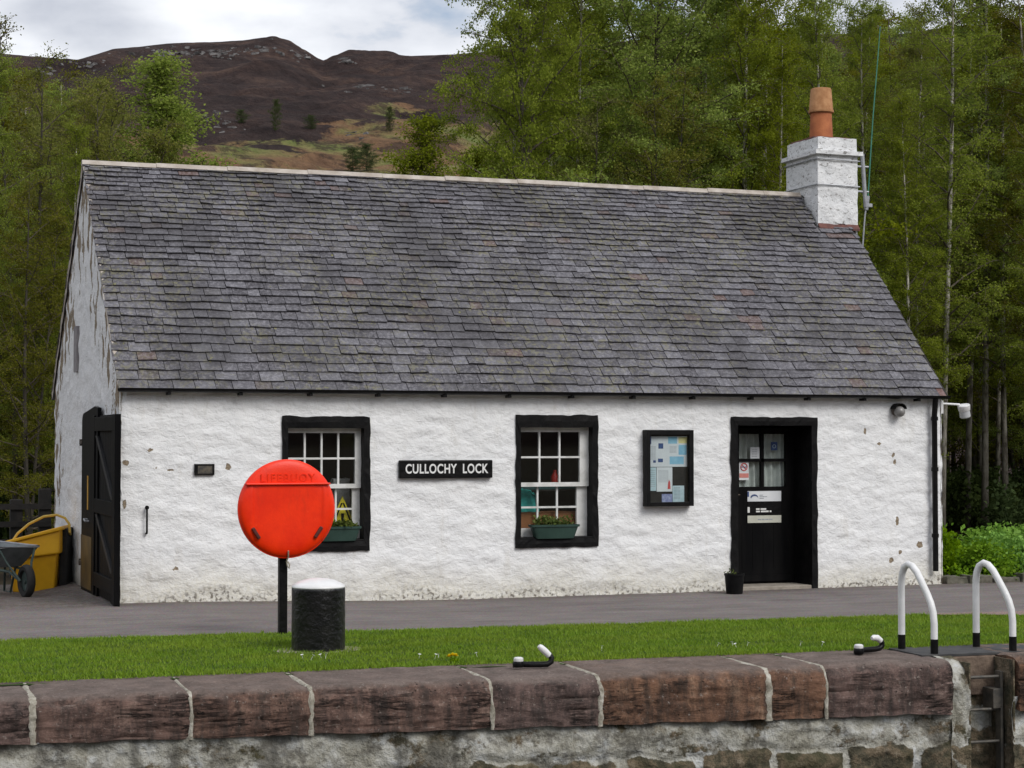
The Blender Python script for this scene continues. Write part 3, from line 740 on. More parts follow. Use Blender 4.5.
for k in ('w1', 'w2'): a = OPEN[k]; mb.box((a[0] - .02, .42, .03), (a[1] + .02, .455, a[2])); mb.box((a[0] - .02, .42, a[3]), (a[1] + .02, .455, 2.29))
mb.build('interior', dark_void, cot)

# roof deck and slates
roof = MB()
for sg in (1, -1):
    f = (lambda y: y) if sg > 0 else (lambda y: DY - y)
    roof.add([(.05, f(-.10), EZ - .05), (WX + .05, f(-.10), EZ - .05), (WX + .05, RY, RZ), (.05, RY, RZ - .05)], [(0, 1, 2, 3) if sg > 0 else (3, 2, 1, 0)])
roof_o = roof.build('roof', dark_timber, cot)
rn = random.Random(11)
def slates(sg, name):
    nrm = Vector((0, -SLOPE, 1)).normalized(); up = Vector((0, 1, SLOPE)).normalized()
    Ls = (RY + .10) / up.y; V = []; F = []; moss = []
    s = -.03; row = 0
    while s < Ls - .02:
        k = s / Ls; ex = .158 - .075 * k
        sag = -.03 * math.sin(math.pi * min(1, k))
        x = -.03 - rn.uniform(0, .12)
        while x < WX - .02:
            w = rn.choice([1, 1, .8, 1.25, 1.5, .9]) * (.225 - .065 * k) * rn.uniform(.85, 1.2)
            xa, xb = max(x, -.035 + rn.uniform(-.012, .012)), min(x + w - .007, WX + .005 + rn.uniform(-.02, .02))
            if xa < 9.98 and xb > 9.97 and RY - .5 < up.y * (s + ex) - .10: xb = min(xb, 9.99)
            if xb - xa > .03:
                l = min(ex * 1.22, Ls - s + .02); tk = rn.uniform(.010, .018); tl = rn.uniform(.008, .020)
                wave = .008 * fbm(Vector((x * .5, row * .12, sg)), 3)
                c = []
                for q, (xx, ss) in enumerate(((xa, s + rn.uniform(-.014, .014)), (xb, s + rn.uniform(-.014, .014)), (xb, s + l), (xa, s + l))):
                    hh = (tl + tk + rn.uniform(-.003, .003) if q < 2 else .004) + wave
                    yb = -.10 + up.y * ss; zb = EZ - .02 + up.z * ss + .0065 * xx * ss / Ls
                    p = Vector((xx, yb, zb)) + nrm * hh; c.append(p)
                lo = [p - nrm * (tk if q < 2 else .003) for q, p in enumerate(c)]
                o = len(V); pts = c + lo
                if sg < 0: pts = [Vector((p.x, DY - p.y, p.z)) for p in pts]
                V += pts; F += [tuple(o + i for i in q) for q in ((0, 1, 2, 3), (0, 4, 5, 1), (1, 5, 6, 2), (3, 7, 4, 0), (7, 6, 5, 4))]
                mo = 0.
                if row == 0 and sg > 0 and xb > WX - .06: mo = .3
                if row == 0 and sg > 0 and abs((xa + xb) / 2 - 5.95) < .06: mo = .9
                moss += [mo] * 8
            x += w
        s += ex; row += 1
    mb = MB(); mb.add(V, F); o = mb.build(name, slate, roof_o); fattr(o.data, 'moss', moss)
slates(1, 'slating'); slates(-1, 'slating')
# ridge: pale bedded ridge pieces
mb = MB(); x = -.04
while x < 9.98:
    w = min(rn.uniform(.85, 1.05), 9.985 - x); dz = rn.uniform(-.006, .006)
    dz += .0065 * x; mb.prism([(RY - .055, RZ - .025 + dz), (RY - .02, RZ + .032 + dz), (RY + .02, RZ + .032 + dz), (RY + .055, RZ - .025 + dz), (RY, RZ - .05)], x, x + w - .004, 'x'); x += w
ridge_mat = pm('ridge_mortar', (.36, .31, .26), (.55, .50, .45), 5, .9, .008, 25)
mb.build('ridge_cap', ridge_mat, roof_o)
mb = MB()
for a, b in ((-.06, RY - .03), (RY + .03, DY + .06)):
    n = 26; V = []
    for i in range(n + 1):
        y = a + (b - a) * i / n; k = .010 * fbm(Vector((y * 5, 1, 0)), 3); up_ = -.004 if y < RY else .028
        for x, dz in ((-.026 + k, -.075), (-.034 + k, up_ - .012), (-.020, up_), (.03, up_ - .01)): V.append((x, y, zroof(y) + dz))
    mb.add(V, [(i * 4 + q, i * 4 + q + 1, (i + 1) * 4 + q + 1, (i + 1) * 4 + q) for i in range(n) for q in range(3)])
    mb.build('verge_mortar', ridge_mat, roof_o); mb = MB()
# gutter with brackets, downpipe
mb = MB(); pr = [(.055 * math.cos(a), .055 * math.sin(a)) for a in np.linspace(math.pi, 2 * math.pi, 9)] + [(.047 * math.cos(a), .047 * math.sin(a)) for a in np.linspace(2 * math.pi, math.pi, 9)]
mb.prism([(-.115 + a, EZ - .012 + b * .8) for a, b in pr], -.03, WX + .02, 'x'); gut = mb.build('gutter', black_gloss, cot, smooth=True)
for k in range(13):
    x = .52 + k * .80
    mb = MB(); mb.box((x - .02, -.135, EZ - .085), (x + .02, -.02, EZ - .055)); mb.build('bracket', black_gloss, gut, bevel=.004)
mb = MB(); mb.tube([(10.375, -.115, EZ - .05), (10.375, -.10, EZ - .14), (10.38, -.075, EZ - .26), (10.385, -.075, .16), (10.385, -.075, .07)], .036, 12); dp = mb.build('downpipe', black_gloss, cot, smooth=True)
for z in (.5, 1.35, 2.0):
    mb = MB(); mb.tube([(10.382, -.075, z), (10.382, -.075, z + .05)], .046, 12); mb.build('collar', black_gloss, dp, smooth=True)

# chimney
def rough_box(lo, hi, sd, st=.05, amp=.012):
    bm = bmesh.new(); bmesh.ops.create_cube(bm, size=1)
    c = (Vector(lo) + Vector(hi)) / 2; s = Vector(hi) - Vector(lo)
    for v in bm.verts: v.co = Vector((v.co.x * s.x, v.co.y * s.y, v.co.z * s.z)) + c
    bmesh.ops.subdivide_edges(bm, edges=bm.edges, cuts=max(2, int(max(s) / st)), use_grid_fill=True)
    bm.normal_update()
    for v in bm.verts: v.co += v.normal * amp * fbm(v.co * 5 + Vector((sd, sd, 0)), 4)
    me = bpy.data.meshes.new('tmp'); bm.to_mesh(me); bm.free(); return me
CX0, CX1, CY0, CY1 = 10.02, WX + .11, 2.22, 3.11
def chim_wash():
    g = NG('chimney_limewash'); v = g.coord('Object')
    b = g.ramp(g.noise(v, 5, 6), [(.3, (.68, .69, .70)), (.7, (.82, .82, .82))])
    br = g.n('ShaderNodeSeparateXYZ', {0: v})
    ck = g.ramp(g.noise(g.coord('Object', (1, 1, 2)), 13, 7, .7, .7), [(.38, 1.), (.43, 0.)])
    b = g.mix(g.math('MULTIPLY', ck, .75), b, (.13, .115, .10))
    b = g.mix(g.ramp(g.noise(v, 7, 7, .75), [(.60, 0.), (.66, .7)]), b, (.20, .18, .17))
    h = g.math('ADD', g.noise(v, 5, 5), g.math('MULTIPLY', g.noise(v, 22, 4), .25))
    g.bsdf(b, .9, g.bump(h, .04), spec=.2); return g.m
chim_mat = chim_wash()
def addm(name, me, m, parent):
    me.name = name; me.materials.clear(); me.materials.append(m)
    me.polygons.foreach_set('use_smooth', [True] * len(me.polygons))
    try: me.set_sharp_from_angle(angle=R(50))
    except Exception: pass
    return link(name, me, parent)
ch = addm('chimney', rough_box((CX0, CY0, 4.2), (CX1, CY1, 5.80), 1), chim_mat, cot)
addm('chimney_band', rough_box((CX0 - .055, CY0 - .055, 5.745), (CX1 + .055, CY1 + .055, 5.80), 2, .06, .008), chim_mat, ch)
addm('chimney_head', rough_box((CX0 + .01, CY0 + .01, 5.79), (CX1 - .01, CY1 - .01, 5.99), 3), chim_mat, ch)
mb = MB(); mb.box((CX0 + .02, CY0 + .12, 5.97), (CX1 - .04, CY1 - .08, 6.02)); mb.build('chimney_cope', lead_red, ch, bevel=.015)
px_, py_ = 10.31, 2.62
mb = MB(); mb.lathe([(.165, 6.0), (.172, 6.01), (.172, 6.04), (.165, 6.06), (.150, 6.40), (.138, 6.42), (.13, 6.0)], 28)
pot = mb.build('chimney_pot', terracotta, ch, (px_, py_, 0), smooth=True)
mb = MB(); mb.lathe([(.155, 6.395), (.178, 6.40), (.182, 6.425), (.170, 6.445), (.148, 6.73), (.140, 6.745), (.120, 6.745), (.13, 6.45)], 28)
mb.build('pot_cowl', terracotta_pale, ch, (px_, py_, 0), smooth=True)
mb = MB(); zf = zroof(CY0) + .02; mb.prism([(CY0 - .05, zf - .04), (CY0 - .05, zf - .015), (CY0 + .02, zf + .075), (CY0 + .02, zf)], CX0 + .0, CX1 + .005, 'x'); mb.build('chimney_flashing', lead_red, ch)

# opening surrounds: black painted raised margins with deep reveals
def surround(name, o, inner, depth, parent, sd, bottom=True):
    X0, X1, Z0, Z1 = o; x0, x1, z0, z1 = inner
    def loop(a0, a1, b0, b1, j, n=24):
        P = []
        for (p, q) in (((a0, b0), (a1, b0)), ((a1, b0), (a1, b1)), ((a1, b1), (a0, b1)), ((a0, b1), (a0, b0))):
            for i in range(n):
                t = i / n; x = p[0] + (q[0] - p[0]) * t; z = p[1] + (q[1] - p[1]) * t
                P.append((x + j * fbm(Vector((x * 5 + sd, z * 5, 1)), 3), z + j * fbm(Vector((x * 5 + sd, z * 5, 9)), 3)))
        return P
    O = loop(X0, X1, Z0, Z1, .016); M1 = loop((X0 + x0) / 2, (X1 + x1) / 2, (Z0 + z0) / 2, (Z1 + z1) / 2, .006); I = loop(x0, x1, z0, z1, .005); n = len(O)
    rings = [[(a, .03, b) for a, b in O], [(a, -.027, b) for a, b in O], [(a, -.031 - .010 * fbm(Vector((a * 9, b * 9, sd)), 3), b) for a, b in M1], [(a, -.026, b) for a, b in I], [(a, depth * .5, b) for a, b in I], [(a, depth, b) for a, b in I]]
    V = [p for r in rings for p in r]; F = [(k * n + i, k * n + (i + 1) % n, (k + 1) * n + (i + 1) % n, (k + 1) * n + i) for k in range(5) for i in range(n)]
    mb = MB(); mb.add(V, F); return mb.build(name, black_paint, parent)

def window(key, inner, cols):
    x0, x1, z0, z1 = inner
    w = bpy.data.objects.new('window', None); COL.objects.link(w); w.parent = cot
    surround('margin', OPEN[key], inner, .45, w, 3 if key == 'w1' else 7)
    def sash(zb, zt, y, lst, rst, top, bot, name):
        mb = MB(); a, b = x0 + lst, x1 - rst
        mb.box((x0 - .02, y, zb), (a, y + .045, zt)); mb.box((b, y, zb), (x1 + .02, y + .045, zt))
        mb.box((a, y, zt - top), (b, y + .045, zt)); mb.box((a, y, zb), (b, y + .045, zb + bot))
        for i in range(1, cols):
            xx = a + (b - a) * i / cols; mb.box((xx - .011, y + .006, zb + bot), (xx + .011, y + .038, zt - top))
        zm = (zb + bot + zt - top) / 2; mb.box((a, y + .004, zm - .011), (b, y + .0405, zm + .011))
        o = mb.build(name, white_sash, w)
        mb = MB(); mb.box((a - .005, y + .018, zb + bot - .005), (b + .005, y + .022, zt - top + .005)); mb.build('panes', glass, w)
        return o
    zmid = z0 + (z1 - z0) * .485
    rs = .115 if key == 'w2' else .07
    sash(zmid - .025, z1, .10, .03, rs, .055, .05, 'upper_sash')
    sash(z0 + .02, zmid + .02, .148, .03, rs + .02, .045, .10, 'lower_sash')
    mb = MB(); mb.box((x0 - .01, -.02, z0 - .03), (x1 + .01, .40, z0 + .018)); mb.build('sill', black_paint, w, bevel=.006)
    # inner window board
    mb = MB(); mb.box((x0 - .01, .2, z0 + .018), (x1 + .01, .60, z0 + .04)); mb.build('window_board', white_sash, w)
W1 = (1.885, 2.775, .60, 1.885); W2 = (4.70, 5.62, .58, 1.90)
window('w1', W1, 4); window('w2', W2, 3)

# front door
DI = (7.575, 8.61, -.12, 1.93)
dw = bpy.data.objects.new('doorway', None); COL.objects.link(dw); dw.parent = cot
surround('margin', OPEN['d'], DI, .62, dw, 12)
dl = MB(); y = .40; X0, X1, Z0, Z1 = 7.62, 8.60, -.05, 1.90
gx = [(7.812, 8.125), (8.165, 8.480)]; gzv = [(1.16, 1.475), (1.515, 1.826)]
dl.box((X0, y, Z0), (gx[0][0], y + .05, Z1)); dl.box((gx[1][1], y, Z0), (X1, y + .05, Z1))
dl.box((gx[0][0], y, Z0), (gx[1][1], y + .05, gzv[0][0])); dl.box((gx[0][0], y, gzv[1][1]), (gx[1][1], y + .05, Z1))
dl.box((gx[0][1], y, gzv[0][0]), (gx[1][0], y + .05, gzv[1][1])); dl.box((gx[0][0], y, gzv[0][1]), (gx[1][1], y + .0495, gzv[1][0]))
for k in range(6): xx = 7.70 + k * .15; dl.box((xx - .003, y - .004, .12), (xx + .003, y + .01, .68))
dl.box((7.66, y - .02, -.03), (8.56, y, .05))
dleaf = dl.build('door_leaf', black_door, dw)
for a, b in gx:
    for c, d in gzv:
        pass
mb = MB(); mb.box((gx[0][0] - .01, y + .028, gzv[0][0] - .01), (gx[1][1] + .01, y + .032, gzv[1][1] + .01)); mb.build('panes', glass, dw)
V = []; nn = 90
for i in range(nn):
    x = 7.79 + .72 * i / (nn - 1); yy = y + .085 + .022 * math.sin(i * .55 + 1.3 * math.sin(i * .13)); pinch = .02 * math.sin(i * .11)
    V += [(x, yy, 1.10), (x + pinch, yy + .006, 1.84)]
me = np_mesh('curtain', V, [(2 * i, 2 * i + 2, 2 * i + 3, 2 * i + 1) for i in range(nn - 1)], [curtain_mat], smooth=True); link('curtain', me, dw)
mb = MB(); mb.tube([(7.685, y, 1.07), (7.685, y - .05, 1.07), (7.75, y - .06, 1.065), (7.79, y - .06, 1.06)], .010, 8); mb.build('handle', old_iron, dw, smooth=True)
mb = MB(); mb.box((7.585, -.03, -.2), (8.60, .46, -.062)); mb.build('threshold', stone_step, dw, bevel=.01)
def plate(name, x0, x1, z0, z1, m, parent, yy, t=.004): 
    mb = MB(); mb.box((x0, yy - t, z0), (x1, yy, z1)); return mb.build(name, m, parent)
def bars(mbx, x, z, words, h, yy, t=.002):
    """a line of small unreadable print as separate word bars"""
    for wd in words: mbx.box((x, yy - t, z), (x + wd, yy, z + h)); x += wd + h * .7
sg = thing('door_sign', 'white sign panel with dark swoosh mark above black and white strips on the front door', 'sign', (0, y, 0))
yy = 0
plate('panel', 7.925, 8.405, .975, 1.105, paper, sg, -.004)
mb = MB(); mb.box((7.925, -.011, 1.035), (7.945, -.009, 1.10))
arc = [(8.02 + .055 * math.cos(a), 1.02 + .045 * math.sin(a)) for a in np.linspace(2.9, .15, 12)]
for (a, b), (c, d) in zip(arc, arc[1:]): mb.add([(a, -.0105, b), (c, -.0105, d), (c + .008, -.0105, d - .026), (a + .002, -.0105, b - .012)], [(0, 1, 2, 3)])
mb.build('logo', ink_blue, sg)
mb = MB(); bars(mb, 8.095, 1.05, [.05], .008, -.009); bars(mb, 8.095, 1.03, [.07, .03], .008, -.009); bars(mb, 8.095, 1.01, [.06], .008, -.009); mb.build('print', ink_grey, sg)
plate('panel', 7.925, 8.405, .80, .972, black_gloss, sg, -.003)
mb = MB(); mb.box((7.925, -.009, .835), (7.955, -.007, .905)); mb.build('marker', letter_white, sg); mb = MB(); bars(mb, 8.045, .868, [.05, .08], .020, -.007); mb.build('print', letter_white, sg); mb = MB(); bars(mb, 8.045, .838, [.055, .11, .025], .020, -.007); mb.build('print', letter_white, sg)
plate('panel', 7.925, 8.405, .705, .797, pm('paper_aged', (.50, .50, .42), (.60, .60, .52), 6, .6, 0), sg, -.004)
mb = MB(); bars(mb, 8.07, .74, [.05, .035, .045, .05], .014, -.008); mb.build('print', ink_grey, sg)
ns = thing('no_smoking_sign', 'small white no smoking notice with red ring on the door pane', 'sign', (7.885, y + .026, 1.36))
plate('panel', -.062, .075, -.115, .115, paper, ns, 0)
mb = MB(); 
ring = [Vector((.045 * math.cos(a) + .006, -.007, .045 * math.sin(a) + .05)) for a in np.linspace(0, 2 * math.pi, 25)]
mb.tube(ring, .006, 6, cap=False); mb.tube([Vector((-.026, -.007, .082)), Vector((.038, -.007, .018))], .005, 6); mb.build('ring', ink_red, ns)
mb = MB(); mb.box((-.03, -.008, .045), (.04, -.005, .055)); mb.build('cigarette', ink_blue, ns)
plate('red_band', -.058, .071, -.085, -.03, ink_pink, ns, -.005, .002)
nt_ = thing('door_notice', 'small white paper notice at the lower right of the upper left door pane', 'notice', (8.055, y + .026, 1.585)); plate('sheet', -.07, .06, -.075, .075, paper, nt_, 0, .002)
mb = MB()
for k in range(5): bars(mb, -.05, .04 - k * .022, [.03, .04], .006, -.003, .001)
mb.build('print', ink_grey, nt_)
nt2 = thing('blue_sticker', 'dark blue square sticker on the upper right door pane', 'sticker', (8.325, y + .026, 1.68)); plate('sheet', -.045, .045, -.06, .045, ink_blue, nt2, 0, .002)
mb = MB(); mb.tube([Vector((.022 * math.cos(a), -.004, .022 * math.sin(a) - .01)) for a in np.linspace(0, 6.28, 16)], .004, 6, cap=False); mb.build('symbol', paper_pale, nt2)

# gable doors: arched leaf and braced leaf folded back on the gable
def gleaf_a():
    d = bpy.data.objects.new('gable_door', None); COL.objects.link(d); d.parent = cot
    poly = [(1.05, -.12), (2.27, -.12), (2.27, 1.90)] + [(2.27 - .12 + .12 * math.cos(a), 1.93 + .14 * math.sin(a)) for a in np.linspace(.2, 1.5, 5)] + [(1.3, 2.14), (1.05, 2.12)]
    mb = MB(); mb.prism(poly, -.075, -.028, 'x'); mb.build('leaf', black_door, d, bevel=.006)
    mb = MB(); mb.box((-.079, 1.72, .93), (-.076, 1.80, 1.33)); mb.build('reflective_strip', hazard_mustard, d)
    mb = MB(); mb.box((-.079, 1.45, .0), (-.076, 2.28, .62)); mb.build('kick_plate', pm('mustard_plate', (.05, .03, .008), (.13, .075, .015), 4, .5, .001), d)
    for z in (1.72, .28):
        mb = MB(); mb.box((-.085, 2.22, z - .02), (-.06, 2.42, z + .02)); mb.tube([(-.06, 2.42, z - .04), (-.06, 2.42, z + .04)], .022, 8); mb.build('hinge', old_iron, d)
    mb = MB(); mb.tube([(-.078, 1.75, .82), (-.12, 1.75, .82), (-.12, 1.66, .80), (-.078, 1.66, .80)], .012, 6); mb.build('handle', galv, d)
    d = bpy.data.objects.new('gable_door', None); COL.objects.link(d); d.parent = cot; d.location = (-.06, 1.34, 0); d.rotation_euler = (0, 0, R(-.8))
    y0, y1, z0, z1 = -1.75, 0, -.02, 2.03
    mb = MB()
    for k in range(9):
        a = y0 + (y1 - y0) * k / 9; mb.box((.012, a + .003, z0 - (.05 if k < 3 else 0)), (.035, a + (y1 - y0) / 9 - .003, z1))
    mb.build('leaf', black_door, d)
    mb = MB()
    mb.box((-.03, y0, z0), (.011, y0 + .20, z1)); mb.box((-.03, y1 - .16, z0), (.011, y1, z1))
    for z in (z0 + .10, .92, z1 - .18): mb.box((-.0295, y0 + .20, z), (.0105, y1 - .16, z + .16))
    mb.build('frame', black_door, d, bevel=.004)
    mb = MB()
    for za, zb in ((.30, .90), (1.10, 1.80)):
        mb.add([(-.02, y0 + .21, za), (-.02, y0 + .36, za), (-.02, y1 - .17, zb), (-.02, y1 - .32, zb), (.01, y0 + .21, za), (.01, y0 + .36, za), (.01, y1 - .17, zb), (.01, y1 - .32, zb)], [(0, 1, 2, 3), (7, 6, 5, 4), (0, 4, 5, 1), (2, 6, 7, 3), (1, 5, 6, 2), (0, 3, 7, 4)])
    mb.build('brace', pm('worn_black', (.005, .005, .006), (.012, .012, .014), 7, .5, .002), d)
gleaf_a()
mb = MB(); mb.box((-.035, 3.05, 2.60), (.02, 3.30, 3.17)); mb.build('vent', door_wood_grey, cot)

# ------------------------------------------------------------------ things on the front wall
t = thing('name_sign', 'black board with white capital letters between the two windows', 'sign', (3.76, -.03, 1.412))
mb = MB(); mb.box((-.572, -.03, -.105), (.572, .02, .105)); mb.build('board', black_gloss, t, bevel=.012, seg=3)
text('lettering', 'CULLOCHY', .150, letter_white, t, (-.19, -.031, .0), extrude=.001, offset=.0035, sx=.74, spacing=1.10)
text('lettering', 'LOCK', .150, letter_white, t, (.352, -.031, .0), extrude=.001, offset=.0035, sx=.74, spacing=1.10)
t = thing('plaque', 'small dark metal plaque on the wall left of the red lifebuoy housing', 'plaque', (.935, -.02, 1.423))
mb = MB(); mb.box((-.112, -.012, -.062), (.112, .02, .062)); mb.build('plate', black_gloss, t, bevel=.004)
mb = MB(); mb.box((-.075, -.0145, -.045), (.085, -.012, .04)); mb.build('raised_panel', bronze, t)
t = thing('door_hook', 'black iron hold back bar on the wall near the gable doors', 'hook', (.296, -.02, .87))
mb = MB(); mb.tube([(0, .01, .145), (0, -.035, .14), (0, -.04, .12), (0, -.04, -.12), (0, -.035, -.14), (0, .01, -.145)], .011, 8); mb.lathe([(.02, 0), (.024, .01), (.015, .02)], 10, Matrix.Translation((0, -.03, .14)) @ Matrix.Rotation(R(90), 4, 'X'))
mb.build('bar', black_paint, t, smooth=True)

t = thing('noticeboard', 'black framed glazed noticeboard full of papers on the wall left of the front door', 'noticeboard', (6.605, -.03, 1.41))
w, h, dp_ = .315, .462, .09
mb = MB(); mb.box((-w, -.02, -h), (w, .03, h)); mb.build('backing', dark_timber, t)
mb = MB()
mb.box((-w, -dp_, -h), (-w + .05, -.02, h)); mb.box((w - .06, -dp_, -h), (w, -.02, h)); mb.box((-w + .05, -dp_, h - .06), (w - .06, -.02, h)); mb.box((-w + .05, -dp_, -h), (w - .06, -.02, -h + .05))
mb.build('frame', black_paint, t, bevel=.004)
mb = MB(); mb.box((-w + .05, -.072, -h + .05), (w - .06, -.069, h - .06)); mb.build('pane', glass, t)
def sheetp(x0, x1, z0, z1, m, dy=0): return plate('paper', x0, x1, z0, z1, m, t, -.022 - dy, .002)
p_ = sheetp(-.262, -.02, .015, .385, paper); sheetp(-.02, .265, .015, .385, paper, .001)
sheetp(-.262, -.16, -.275, .008, paper_pale, .001); sheetp(-.155, .055, -.285, .010, paper, .003); sheetp(.06, .215, -.415, -.215, paper_pale, .001); sheetp(-.085, .055, -.415, -.315, pm('paper_violet', (.20, .22, .42), (.42, .46, .62), 30, .6, 0), .001)
mb = MB(); mb.box((.0, -.0255, .295), (.12, -.0235, .38)); mb.build('picture', paper_blue, t)
mb = MB(); mb.box((.02, -.0255, .045), (.21, -.0235, .14)); mb.build('picture', paper_blue, t)
mb = MB(); mb.box((.14, -.0255, .16), (.25, -.0235, .28)); mb.build('picture', paper_blue, t)
mb = MB(); mb.box((-.13, -.0255, .235), (-.065, -.0235, .30)); mb.build('picture', ink_blue, t)
mb = MB(); mb.box((-.135, -.0255, .07), (-.07, -.0235, .115)); mb.build('picture', ink_blue, t)
mb = MB(); mb.box((-.262, -.0255, .29), (-.225, -.0235, .385)); mb.build('picture', ink_blue, t)
mb = MB(); mb.box((-.20, -.0255, .065), (-.165, -.0235, .095)); mb.build('picture', ink_blue, t)
mb = MB(); mb.box((.14, -.0255, .30), (.26, -.0235, .375)); mb.build('picture', ink_yellow, t)
mb = MB()
for k in range(12): bars(mb, -.245, .26 - k * .014, [.05, .03], .004, -.0240, .001)
for k in range(11): bars(mb, -.135, -.03 - k * .014, [.06, .04, .03], .004, -.0270, .001)
for k in range(6): bars(mb, .02, .26 - k * .015, [.05, .04], .004, -.0250, .001)
for k in range(9): bars(mb, .075, -.24 - k * .017, [.05, .03], .005, -.0250, .001)
for k in range(9): bars(mb, -.25, -.03 - k * .024, [.04, .03], .005, -.0250, .001)
mb.build('print', ink_grey, t)
mb = MB(); mb.prism([(-.01, -.255), (.03, -.255), (.025, -.17), (.01, -.14), (-.002, -.18)], -.0275, -.0262); mb.build('picture', ink_red, t)

t = thing('bulkhead_lamp', 'round grey bulkhead lamp under the eaves right of the front door', 'lamp', (9.845, -.02, 2.13))
mb = MB(); mb.lathe([(.0, .0), (.075, .0), (.08, .02), (.08, .05), (.0, .05)], 24, Matrix.Rotation(R(90), 4, 'X')); mb.build('base', old_iron, t, smooth=True)
mb = MB(); mb.lathe([(.070, .05), (.072, .075), (.06, .11), (.035, .13), (0.001, .138)], 24, Matrix.Rotation(R(90), 4, 'X')); mb.build('lens', pm('bulkhead_lens', (.16, .155, .15), (.26, .25, .24), 14, .3, .002), t, (0.005, 0, -.02), smooth=True)
mb = MB(); v = [];
for a in np.linspace(R(10), R(170), 14): v.append((math.cos(a) * .088, math.sin(a) * .088))
mb.prism(v + [(x_ * .93, z_ * .93) for x_, z_ in reversed(v)], -.12, .0); mb.build('hood', black_paint, t)

t = thing('security_lamp', 'white lamp on a horizontal arm at the right corner of the cottage', 'lamp', (WX, .06, 2.21))
mb = MB(); mb.box((-.01, -.03, -.12), (.04, .03, .05)); mb.build('wall_plate', white_gloss, t, bevel=.005)
mb = MB(); mb.tube([(.03, 0, .012), (.30, -.01, .0)], .014, 8); mb.build('arm', white_gloss, t, smooth=True)
Mx = Matrix.Translation((.37, -.01, -.07)) @ Matrix.Rotation(R(-14), 4, 'Y') @ Matrix.Rotation(R(8), 4, 'X')
mb = MB(); mb.lathe([(.0, .075), (.075, .07), (.082, .06), (.076, -.0), (.07, -.01)], 20, Mx); mb.build('housing', white_gloss, t, smooth=True)
mb = MB(); mb.lathe([(.068, -.01), (.070, -.09), (.055, -.105), (.0, -.108)], 20, Mx); mb.build('lens', clear_grey, t, smooth=True)

t = thing('radio_aerial', 'thin green whip aerial on a short mast beside the chimney', 'aerial', (11.07, 2.70, 4.98))
mb = MB(); mb.tube([(-.05, 0, -.55), (0, 0, 0), (.05, 0, .25)], [.012, .012, .014], 8); mb.tube([(.02, 0, .08), (.05, 0, .28)], .03, 8); mb.build('whip_base', galv, t, smooth=True)
mb = MB(); mb.tube([(.05, 0, .25), (.14, 0, 1.4), (.235, 0, 2.35), (.272, 0, 2.76)], [.011, .009, .008, .006], 8); mb.build('whip', aerial_green, t, smooth=True)
mb = MB(); mb.tube([(.005, -.01, .12), (-.045, -.01, .88)], .030, 10); mb.build('mast', galv, t, smooth=True)
for z in (.34, .70):
    mb = MB(); mb.tube([(-.44, .0, z), (.06, -.0, z)], .016, 8); mb.build('bracket', galv, t, smooth=True)
mb = MB(); mb.box((-.01, -.03, .12), (.11, .03, .17)); mb.build('clamp', galv, t, bevel=.005)
for z in (.33, .69):
    mb = MB(); a, b, c, d = CX0 - .02 - 11.07, CX1 + .02 - 11.07, CY0 - .022 - 2.7, CY1 + .02 - 2.7
    mb.tube([(a, c, z + .01), (b, c, z), (b, d, z), (a, d, z + .01), (a, c, z + .01)], .009, 6); mb.build('strap', galv, t)

# ------------------------------------------------------------------ foliage helpers
def leafcloud(P, size, seed, droop=.3, aspect=.7):
    """rhombic leaves, one at each point: returns V, F"""
    r = np.random.default_rng(seed); n = len(P)
    a = r.normal(0, 1, (n, 3)); a[:, 2] -= droop; a /= np.linalg.norm(a, axis=1)[:, None]
    b = r.normal(0, 1, (n, 3)); b -= a * (a * b).sum(1)[:, None]; b /= np.linalg.norm(b, axis=1)[:, None]
    c = np.cross(a, b); s = size * r.uniform(.65, 1.3, n)[:, None]
    fold = c * s * r.uniform(.05, .22, n)[:, None]
    V = np.stack([P, P + a * s * .5 + b * s * aspect * .5 + fold, P + a * s, P + a * s * .5 - b * s * aspect * .5 + fold], 1).reshape(-1, 3)
    return V, np.arange(4 * n).reshape(-1, 4)

def plants(mbn, n, w, d, h, size, m, parent, seed, z0=0, name='foliage'):
    r = np.random.default_rng(seed); st = []; mb = MB()
    P = []
    for k in range(n):
        x, y = r.uniform(-w, w), r.uniform(-d, d); hh = h * r.uniform(.5, 1.15); lx, ly = r.normal(0, .25 * h, 2)
        for q in range(12):
            t = r.uniform(.15, 1); P.append((x + lx * t + r.normal(0, size * .6), y + ly * t + r.normal(0, size * .6), z0 + hh * t))
    V, F = leafcloud(np.array(P), size, seed, -.4); return link(name, np_mesh(name, V, F, [m]), parent)

